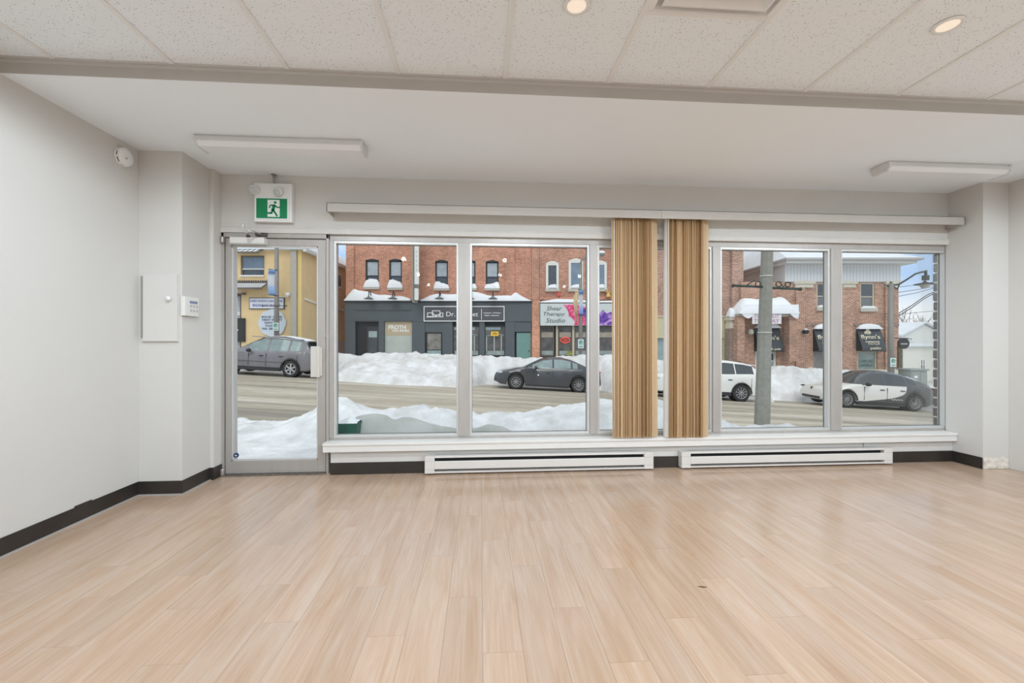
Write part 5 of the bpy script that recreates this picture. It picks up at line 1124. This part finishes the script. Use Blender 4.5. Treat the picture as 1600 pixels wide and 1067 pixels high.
# pub lamp post with signal-style arm
u, zt_ = at_d(1392, 443, DL); z0 = zfar(u)-.4; t = sthing('street_lamp', 'grey street lamp with long curved arm and dish lamp before the pub', 'street lamp', u, DL, z0, 'grey street lamps'); h = zt_-z0; r = 4/F*DL
MB().tube([(0, 0, 0), (0, 0, h)], [r*1.1, r*.95], 12).obj('pole', M_pole, t); MB().lathe([(r*2, 0), (r*2, .12), (r*1.3, .2)], 12).obj('base', M_pole, t)
def lp(px, py): return ((px-1392)/F*DL, 0, h+(443-py)/F*DL)
MB().tube([lp(1386, 447), lp(1394, 446), lp(1405, 444), (lp(1418, 436)), lp(1430, 428), lp(1440, 425), lp(1447, 424.5)], .045, 8).obj('arm', M_dgreen, t); MB().tube([lp(1392, 440), lp(1392, 449)], .05, 8).obj('finial', M_dgreen, t); MB().tube([lp(1396, 447), lp(1402, 452), lp(1406, 443)], .03, 6).obj('scroll', M_dgreen, t)
MB().box(lp(1443, 0)[0], lp(1449.5, 0)[0], -.11, .11, lp(0, 438)[2], lp(0, 430)[2]).obj('arm_box', M_dgreen, t, .02); MB().tube([lp(1446.5, 430), lp(1446.5, 422.5)], .06, 8).obj('arm_clamp', M_dgreen, t)
c_ = lp(1445, 444); MB().lathe([(.05, .16), (.12, .08), (.42, .02), (.43, -.02), (.40, -.02), (.10, .04)], 24, (c_[0], 0, c_[2])).obj('dish', M_dgreen, t); MB().lathe([(.22, -.02), (.20, -.10), (.12, -.20), (.0001, -.23)], 18, (c_[0], 0, c_[2])).obj('globe', mat('lamp_globe', srgb(186, 184, 176), .3), t); MB().tube([(c_[0], 0, c_[2]+.1), (c_[0], 0, lp(0, 437)[2])], .03, 6).obj('hanger', M_dgreen, t)
park_sign(1395.3, 559, 573, DL-.25, 'green parking sign on the lamp post before the pub')
u, z = at_d(1411.5, 545, 23.2); rs_ = sthing('round_sign', 'round black hanging sign at the corner of the pub', 'sign', u, 23.2, z); p = PX(rs_, 23.2); R = 8.4/F*23.2
MB().disc(R, (0, -.05, R), 'y', 32, .1).obj('disc', M_black, rs_); box('name_band', M_letw, rs_, -R*.6, R*.6, -.056, -.05, R*.86, R*.98); MB().tube([(-.45, .0, R*1.95), (R, .0, R*1.95)], .025, 6).obj('bracket', M_black, rs_); MB().tube([(0, 0, R*1.9), (0, 0, R*2.0)], .02, 6).obj('hook', M_black, rs_)
# small roof lantern behind the round sign
u, z = at_d(1435.5, 600, 21.3); cb2 = sthing('utility_cabinet', 'grey metal utility cabinet standing in the snow by the pub', 'cabinet', u, 21.3, z-.3); p = PX(cb2, 21.3); M_ucab = mat('utility_grey', srgb(150, 156, 152), .5, var=.05)
box('body', M_ucab, cb2, p.x(1423), p.x(1449), 0, .7, 0, p.z(579), .02); box('lid', M_ucab, cb2, p.x(1421), p.x(1451), -.06, .76, p.z(579), p.z(576.5), .015); dd = box('cabinet_door', M_ucab, cb2, p.x(1424.5), p.x(1437), -.02, 0, .2, p.z(581), .01); box('label_plate', M_letw, dd, p.x(1428), p.x(1433), -.03, -.01, p.z(590.5), p.z(587)); box('cabinet_door', M_ucab, cb2, p.x(1438), p.x(1448), -.02, 0, .2, p.z(581), .01)
# near concrete pole with scroll brackets
DN = 7.35; uN = (1190-CX)/F*DN; zN = zroad(uN, DN)-.1; np_ = sthing('concrete_pole', 'tall grey concrete pole with scroll brackets on the near sidewalk', 'street pole', uN, DN, zN); p = PX(np_, DN)
def oct_(mb, z0, r0, x0, z1, r1, x1):
    c8 = [(math.cos(PI/8+k*PI/4), math.sin(PI/8+k*PI/4)) for k in range(8)]; mb.add([(x0+a*r0, b*r0, z0) for a, b in c8]+[(x1+a*r1, b*r1, z1) for a, b in c8], [(k, (k+1) % 8, 8+(k+1) % 8, 8+k) for k in range(8)]+[tuple(range(7, -1, -1)), tuple(range(8, 16))])
zt_ = 4.6; mb = MB(); oct_(mb, 0, 11.8/F*DN, p.x(1189.0), zt_, 7.3/F*DN, p.x(1201.5)); mb.obj('shaft', M_conc, np_)
for py, px in ((431.5, 1197.2), (519.5, 1194.6)):
    rr = (9.4 if py < 500 else 10.3)/F*DN; MB().lathe([(rr, -.008), (rr*1.03, -.008), (rr*1.03, .008), (rr, .008)], 8, (p.x(px), 0, p.z(py))).obj('strap', M_alum_lt, np_)
MB().tube([(p.x(1144), -.03, p.z(446.5)), (p.x(1190), -.03, p.z(448.5))], .021, 8).obj('bracket_arm', M_dgreen, np_); MB().tube([(p.x(1205), -.03, p.z(450)), (p.x(1249), -.03, p.z(452))], .021, 8).obj('bracket_arm', M_dgreen, np_)
for e in ((1144, 446.5), (1249, 452)): MB().lathe([(.0001, -.03), (.03, -.012), (.03, .012), (.0001, .03)], 10, (p.x(e[0]), -.03, p.z(e[1])), 'x').obj('bracket_finial', M_dgreen, np_)
def scroll(cx, cy, r, s, a0, turns=1.1): return [(p.x(cx+s*(r*(1-.25*t/20))*math.cos(a0+turns*2*PI*t/20)), -.03, p.z(cy-(r*(1-.25*t/20))*math.sin(a0+turns*2*PI*t/20))) for t in range(21)]
for cx, cy, r, s in ((1214.5, 444.5, 4.6, 1), (1229.5, 445, 4.4, -1), (1183, 444, 4.4, -1)): MB().tube(scroll(cx, cy, r, s, -PI/2), .010, 6, True).obj('scroll', M_dgreen, np_)
MB().tube([(p.x(1217), -.03, p.z(440.2)), (p.x(1222), -.03, p.z(449)), (p.x(1227), -.03, p.z(440.8))], .010, 6).obj('scroll', M_dgreen, np_); MB().tube([(p.x(1165), -.03, p.z(446)), (p.x(1174), -.03, p.z(440.5)), (p.x(1178), -.03, p.z(439))], .010, 6).obj('scroll', M_dgreen, np_)
# overhead wires over the side street
def wire(label, pts, d0, d1, r=.022):
    n = len(pts); P3 = []
    for k, (px, py) in enumerate(pts): d = d0+(d1-d0)*k/(n-1); u, z = at_d(px, py, d); X, Y = ud(u, d); P3.append((X, Y, z))
    o = MB().tube(P3, r, 5).obj('overhead_wire', M_black); tag(o, label, 'wire', 'overhead wires')
wire('topmost overhead wire in the sky beyond the pub', [(1400, 449), (1425, 446), (1470, 439)], 34, 40); wire('second overhead wire from the top beyond the pub', [(1395, 458), (1430, 453), (1475, 445)], 34, 40); wire('third overhead wire from the top beyond the pub', [(1395, 464.5), (1430, 458), (1475, 446)], 34, 40)
wire('steep upper wire sagging from the pub corner', [(1398, 493), (1425, 477), (1442, 465), (1452, 459), (1480, 450)], 27, 29, .028); wire('steep lower wire sagging from the pub corner', [(1398, 497), (1425, 480.5), (1442, 468), (1454, 461), (1480, 453)], 27, 29, .028); wire('lowest flat wire crossing above the bare trees', [(1398, 492), (1430, 488.5), (1480, 484)], 40, 44)

# ================================================================== CARS
M_tyre = mat('tyre_rubber', (.03, .03, .032), .8, var=.2, vscale=9); M_carglass = mat('car_glass', (.045, .055, .06), .06, spec=.8); M_teal_glass = mat('car_glass_pale', (.24, .31, .31), .08, var=.2, vscale=3); M_trimb = mat('car_black_trim', (.025, .025, .027), .55); M_rimd = mat('dark_rim', (.30, .30, .305), .4, metal=.4); M_rims = mat('silver_rim', (.52, .52, .52), .35, metal=.6)
M_tail = mat('tail_light_red', srgb(190, 50, 44), .25); M_headl = mat('head_light', (.55, .58, .60), .12)
def car(label, u, d, L_, hw, top, belt, wheels, R, paint, glassm, side_win, ws, rw, rim, spokes, low=.24, sill_dark=True, roof_part=None, roof_hw=.30, extra=None, group='cars parked across the street', z_adj=0):
    """front of the car at local x = 0 (left), rear at L_; y < 0 is the street side"""
    z0 = zroad(u+L_/2, d-.8)+z_adj
    t = sthing('parked_car', label, 'car', u, d, z0+.0548*L_/2, group, math.atan(.0548))
    st = sorted(set([L_*i/110 for i in range(111)]))
    def hwf(x):
        f = 1-.22*(1-sstep(0, .55, x))**2-.16*(sstep(L_-.5, L_, x))**2; return hw*f
    ring_all = []
    for x in st:
        zt_ = lerp_tab(top, x); zb_ = min(lerp_tab(belt, x), zt_-.025); h_ = hwf(x)
        zl = low+.10*(1-sstep(0, .35, x))+.12*sstep(L_-.45, L_, x)
        for wx in wheels:
            dx = abs(x-wx); Ra = R+.055
            if dx < Ra: zl = max(zl, R*.97+math.sqrt(Ra*Ra-dx*dx)-.0)
        zl = min(zl, zb_-.06); zm = zl+(zb_-zl)*.55; rise = max(0, zt_-zb_); ins = min(roof_hw, rise*.62); bh = h_-.035
        ring = [(0, zl), (h_-.10, zl), (h_-.02, zl+.05), (h_, zm), (bh, zb_)]
        for f in (.10, .86): ring.append((bh-ins*f-.012, zb_+rise*f))
        ring += [(bh-ins-.07, zt_), (0, zt_+.028*min(1, rise*3+.4))]
        ring_all.append(ring)
    parts = {'body': MB(), 'side_window': MB(), 'windscreen': MB(), 'rear_window': MB(), 'roof': MB()}; nr = 9; vid = {}
    full = []
    for i, x in enumerate(st):
        r = ring_all[i]; full.append([(x-L_/2, -y, z) for y, z in r]+[(x-L_/2, y, z) for y, z in reversed(r[:-1])][:-1])
    m = len(full[0])
    def quad(p, a, b, c, e): p.add([a, b, c, e], [(0, 1, 2, 3)], True)
    groups = {}
    for i in range(len(st)-1):
        xm = (st[i]+st[i+1])/2; zt_ = lerp_tab(top, xm); rise = zt_-min(lerp_tab(belt, xm), zt_-.025)
        for k in range(m):
            kk = (k+1) % m; strip = min(k, (m-1)-k) if k != m-1 else 0
            nm = 'body'
            if strip == 5 and any(a < xm < b for a, b in side_win): nm = 'side_window'
            elif strip in (6, 7) and ws[0] < xm < ws[1]: nm = 'windscreen'
            elif strip in (6, 7) and rw[0] < xm < rw[1]: nm = 'rear_window'
            elif strip in (6, 7) and roof_part and ws[1] <= xm <= rw[0]: nm = 'roof'
            groups.setdefault(nm, []).append(((i, k), (i, kk), (i+1, kk), (i+1, k)))
    mats_ = {'body': paint, 'side_window': glassm, 'windscreen': M_carglass, 'rear_window': M_carglass, 'roof': roof_part}
    for nm, fs in groups.items():
        idx = {}; vs = []; ff = []
        for f in fs:
            q_ = []
            for key in f:
                if key not in idx: idx[key] = len(vs); vs.append(full[key[0]][key[1]])
                q_.append(idx[key])
            ff.append(tuple(q_))
        if nm == 'body':
            for i in (0, len(st)-1): ff.append(tuple(idx[(i, k)] for k in range(m)))
        mb_ = MB(); mb_.add(vs, ff, True); me = mb_.mesh(nm, mats_[nm]); me.set_sharp_from_angle(angle=math.radians(38)); put(nm, me, t)
    # wheels
    def wheel_meshes():
        ty = MB().lathe([(R*.64, -.09), (R*.70, -.11), (R*.93, -.11), (R, -.07), (R, .07), (R*.93, .11), (R*.6, .11)], 32, (0, 0, 0), 'y').mesh('wheel', M_tyre)
        rm = MB().lathe([(R*.66, -.095), (R*.62, -.10), (R*.58, -.07), (R*.60, .0)], 32, (0, 0, 0), 'y'); rm.lathe([(.0001, -.085), (R*.16, -.085), (R*.18, -.05)], 14, (0, 0, 0), 'y')
        for k in range(spokes):
            a = 2*PI*k/spokes; M_ = Matrix.Rotation(a, 4, 'Y'); sw_ = R*min(.09, .55/spokes); rm.box(-sw_, sw_, -.085, -.055, R*.1, R*.64, M_)
        back = MB().disc(R*.64, (0, -.03, 0), 'y', 24, .03).mesh('brake_disc', M_trimb)
        return ty, rm.mesh('rim', rim), back
    ty, rm, bk = wheel_meshes()
    for wx in wheels:
        for s in (-1, 1):
            w_ = put('wheel', ty, t, (wx-L_/2, s*(hw-.13), R)); w_.rotation_euler = (0, .3*wx, 0 if s < 0 else PI)
            put('rim', rm, w_); put('brake_disc', bk, w_)
    # sills, arches, lamps, seams, mirrors
    X = lambda x: x-L_/2
    arch = [PI*k/16 for k in range(17)]
    for wx in wheels:
        MB().tube([(X(wx)+(R+.06)*math.cos(a), -hw+.012, R*.97+(R+.06)*math.sin(a)) for a in arch], .028 if sill_dark else .012, 6).obj('wheel_arch', M_trimb if sill_dark else paint, t)
        MB().lathe([(R+.04, -.3), (R+.04, .0), (.0001, 0.0)], 24, (X(wx), -hw+.42, R), 'y').obj('wheel_well', M_trimb, t)
    if sill_dark: box('sill', M_trimb, t, X(wheels[0]+R+.08), X(wheels[1]-R-.08), -hw+.0, -hw+.12, low-.03, low+.13, .02)
    else: box('sill', M_trimb, t, X(wheels[0]+R+.08), X(wheels[1]-R-.08), -hw+.02, -hw+.12, low-.03, low+.05, .01)
    zbl = lerp_tab(belt, L_*.5)
    for x in ((side_win[0][0]+.06, side_win[0][1]+.03, side_win[-1][1]-.10) if len(side_win) > 1 else (side_win[0][0]+.1,)): MB().box(X(x)-.006, X(x)+.006, -hw-.004, -hw+.05, low+.18, zbl-.06).obj('door_seam', M_trimb, t)
    for x in (side_win[0][1]-.18, side_win[min(1, len(side_win)-1)][1]-.22): MB().box(X(x)-.09, X(x)+.09, -hw-.022, -hw+.03, zbl-.16, zbl-.13).obj('door_handle', paint if not sill_dark else M_trimb, t, .008)
    mx_ = side_win[0][0]+.12
    MB().lathe([(.0001, -.11), (.06, -.10), (.08, -.02), (.075, .06), (.0001, .08)], 12, (X(mx_), -hw-.10, zbl+.06), 'y').obj('door_mirror', M_trimb if sill_dark else paint, t)
    if extra: extra(t, X, hw)
    return t
def ell(root, name, m, c, r, n=12):
    mb = MB(); mb.lathe([(max(.0001, math.sin(PI*k/n)), -math.cos(PI*k/n)) for k in range(n+1)], 16); mb.v = [(c[0]+x*r[0], c[1]+y*r[1], c[2]+z*r[2]) for x, y, z in mb.v]; return mb.obj(name, m, root)
def ucar(px_front, d): return (px_front-CX)/F*d
# grey crossover by the yellow building (only its rear two thirds show in the door)
def ex_grey(t, X, hw):
    ell(t, 'tail_light', M_tail, (X(4.52), -hw+.17, .98), (.16, .14, .07)); MB().grid(36, 8, lambda a, b: (X(2.05+2.0*a), -.50+1.0*b, lerp_tab(TOPG, 2.05+2.0*a)+.012+.05*math.sin(PI*(.06+.88*b))**.5*math.sin(PI*(.05+.9*a))**.4)).obj('snow_cap', M_snow, t, fix=False)
    box('rear_spoiler', M_trimb, t, X(4.15), X(4.42), -.55, .55, 1.52, 1.56, .015); box('rear_bumper', M_trimb, t, X(4.35), X(4.64), -hw+.12, hw-.12, .32, .52, .04); MB().tube([(X(1.75), -.63, 1.66), (X(4.0), -.63, 1.62)], .02, 6).obj('roof_rail', M_rims, t)
    MB().box(X(1.3), X(3.9), -hw+.06, -hw+.075, .955, .975).obj('chrome_line', M_chrome, t); MB().box(X(1.2), X(3.4), -hw-.004, -hw+.05, .60, .615).obj('crease', M_trimb, t)
TOPG = [(1.25, 1.10), (1.95, 1.52), (2.35, 1.65), (3.1, 1.68), (3.8, 1.60), (4.15, 1.50)]
P_grey = mat('car_paint_grey', srgb(120, 118, 122), .3, var=.14, vscale=2.2, coat=.6)
top = [(0, .70), (.08, .86), (.35, .95), (1.05, 1.06), (1.25, 1.10), (1.95, 1.52), (2.35, 1.65), (3.1, 1.68), (3.8, 1.60), (4.15, 1.50), (4.45, 1.10), (4.58, .96), (4.65, .7)]; belt = [(0, .6), (.4, .86), (1.2, .98), (3.2, 1.03), (4.2, 1.10), (4.65, .95)]
car('grey dirt-streaked crossover parked before the yellow building', ucar(505.5, 19.3)-2.325, 19.3, 4.65, .92, top, belt, (.90, 3.60), .355, P_grey, M_teal_glass, [(1.75, 2.52), (2.60, 3.42), (3.52, 3.98)], (1.22, 2.2), (4.12, 4.46), M_rims, 6, .26, extra=ex_grey)
# dark sedan
def ex_sed(t, X, hw):
    ell(t, 'head_light', M_headl, (X(.30), -hw+.19, .70), (.22, .14, .06)); box('front_grille', M_trimb, t, X(-.0), X(.12), -.55, .55, .32, .52, .03); ell(t, 'tail_light', M_tail, (X(4.46), -hw+.18, .90), (.14, .12, .07))
    MB().tube([(X(1.45), -hw+.075, .965), (X(2.3), -hw+.06, .975), (X(3.5), -hw+.075, 1.0)], .010, 6).obj('window_trim', M_chrome, t)
P_blk = mat('car_paint_charcoal', srgb(58, 62, 68), .25, var=.16, vscale=2.0, coat=.8)
top = [(0, .52), (.06, .66), (.25, .74), (.7, .84), (1.2, .93), (1.32, .96), (2.05, 1.34), (2.45, 1.42), (2.9, 1.43), (3.35, 1.34), (4.05, 1.08), (4.45, 1.05), (4.58, .90), (4.62, .55)]; belt = [(0, .5), (.3, .70), (1.3, .90), (3.2, .97), (4.2, 1.02), (4.62, .8)]
car('dark charcoal sedan parked before the salon', ucar(852.5, 19.4), 19.4, 4.62, .89, top, belt, (.95, 3.65), .325, P_blk, M_teal_glass, [(1.65, 2.48), (2.58, 3.28), (3.34, 3.55)], (1.34, 2.25), (3.35, 4.05), M_rimd, 10, .20, False, extra=ex_sed)
# white SUV half behind the blinds
def ex_wht(t, X, hw):
    ell(t, 'tail_light', M_tail, (X(4.72), -hw+.16, 1.02), (.20, .13, .06)); box('rear_bumper', M_trimb, t, X(4.4), X(4.88), -hw+.10, hw-.10, .32, .52, .04); box('rear_spoiler', mat('car_paint_white', srgb(228, 228, 224), .3, coat=.5), t, X(4.3), X(4.6), -.55, .55, 1.56, 1.60, .015)
    ell(t, 'head_light', M_headl, (X(.30), -hw+.19, .84), (.2, .14, .07))
P_wht = mat('car_paint_white', srgb(228, 228, 224), .3, coat=.5)
top = [(0, .75), (.08, .92), (.4, 1.02), (1.15, 1.12), (1.35, 1.16), (2.05, 1.56), (2.4, 1.67), (3.2, 1.72), (4.0, 1.66), (4.4, 1.58), (4.75, 1.12), (4.86, 1.0), (4.9, .7)]; belt = [(0, .65), (.4, .90), (1.2, 1.04), (3.2, 1.08), (4.3, 1.16), (4.9, 1.0)]
car('white crossover parked behind the window blinds and concrete pole', ucar(1092.5, 19.4), 19.4, 4.9, .94, top, belt, (.95, 3.85), .37, P_wht, M_carglass, [(1.85, 2.65), (2.73, 3.55), (3.62, 4.35)], (1.38, 2.3), (4.38, 4.74), M_rimd, 10, .26, extra=ex_wht)
# two-tone electric car
def two_tone():
    m = bpy.data.materials.new('white_and_black_wrap'); m.use_nodes = True; nt = m.node_tree; b = nt.nodes['Principled BSDF']; t = N(nt, 'ShaderNodeTexCoord'); s = N(nt, 'ShaderNodeSeparateXYZ'); L(nt, t.outputs['Object'], s.inputs[0])
    # boundary height as a curve of x (car length): black below / behind it
    cr = N(nt, 'ShaderNodeFloatCurve'); c = cr.mapping.curves[0]; pts = [(0, 0), (.30, .10), (.45, .22), (.58, .34), (.66, .48), (.70, .62), (.715, .80), (.72, 1.0)]
    c.points[0].location = pts[0]; c.points[1].location = pts[-1]
    for p_ in pts[1:-1]: c.points.new(*p_)
    cr.mapping.update()
    mr = N(nt, 'ShaderNodeMapRange'); mr.inputs[1].default_value = -2.375; mr.inputs[2].default_value = 2.375; L(nt, s.outputs[0], mr.inputs[0]); L(nt, mr.outputs[0], cr.inputs['Value'])
    zr = N(nt, 'ShaderNodeMapRange'); zr.inputs[1].default_value = .22; zr.inputs[2].default_value = 1.05; L(nt, s.outputs[2], zr.inputs[0])
    gt = N(nt, 'ShaderNodeMath', operation='GREATER_THAN'); L(nt, cr.outputs[0], gt.inputs[0]); L(nt, zr.outputs[0], gt.inputs[1])
    # everything above the beltline on the cabin is black too
    g2 = N(nt, 'ShaderNodeMath', operation='GREATER_THAN'); L(nt, s.outputs[2], g2.inputs[0]); g2.inputs[1].default_value = 1.03; mxx = N(nt, 'ShaderNodeMath', operation='MAXIMUM'); L(nt, gt.outputs[0], mxx.inputs[0]); L(nt, g2.outputs[0], mxx.inputs[1])
    mx = N(nt, 'ShaderNodeMix', data_type='RGBA'); L(nt, mxx.outputs[0], mx.inputs[0]); mx.inputs[6].default_value = (*srgb(222, 220, 214), 1); mx.inputs[7].default_value = (*srgb(72, 72, 74), 1); L(nt, mx.outputs[2], b.inputs['Base Color']); b.inputs['Roughness'].default_value = .3; b.inputs['Coat Weight'].default_value = .6; return m
def ex_tes(t, X, hw):
    ell(t, 'head_light', M_trimb, (X(.30), -hw+.20, .76), (.26, .15, .045)); ell(t, 'head_light', M_trimb, (X(.30), hw-.20, .76), (.26, .15, .045)); box('front_intake', M_trimb, t, X(-.015), X(.10), -.58, .58, .30, .40, .03); box('fog_slot', M_trimb, t, X(.03), X(.2), -hw+.16, -hw+.34, .50, .54, .01)
    MB().box(X(.0)-.012, X(.06), -.045, .045, .745, .77).box(X(.0)-.012, X(.06), -.012, .012, .66, .75).obj('nose_emblem', M_trimb, t); MB().tube([(X(2.75+.5*k/16), -hw-.004, .46+.03*math.sin(k*1.6)) for k in range(17)], .009, 5).obj('script_mark', M_letw, t); ell(t, 'tail_light', M_tail, (X(4.66), -hw+.20, .98), (.08, .12, .05))
top = [(0, .62), (.05, .74), (.25, .82), (.7, .93), (1.05, 1.02), (1.2, 1.06), (1.9, 1.46), (2.3, 1.60), (2.8, 1.62), (3.4, 1.53), (4.1, 1.27), (4.5, 1.14), (4.68, 1.0), (4.75, .6)]; belt = [(0, .55), (.3, .74), (1.2, .95), (3.2, 1.02), (4.2, 1.08), (4.75, .9)]
car('white and black two-tone electric hatchback parked before the pub', ucar(1349, 19.3), 19.3, 4.75, .96, top, belt, (.92, 3.81), .355, two_tone(), M_carglass, [(1.55, 2.55), (2.60, 3.45), (3.50, 3.85)], (1.22, 2.2), (3.6, 4.45), M_rimd, 12, .20, True, M_carglass, extra=ex_tes)
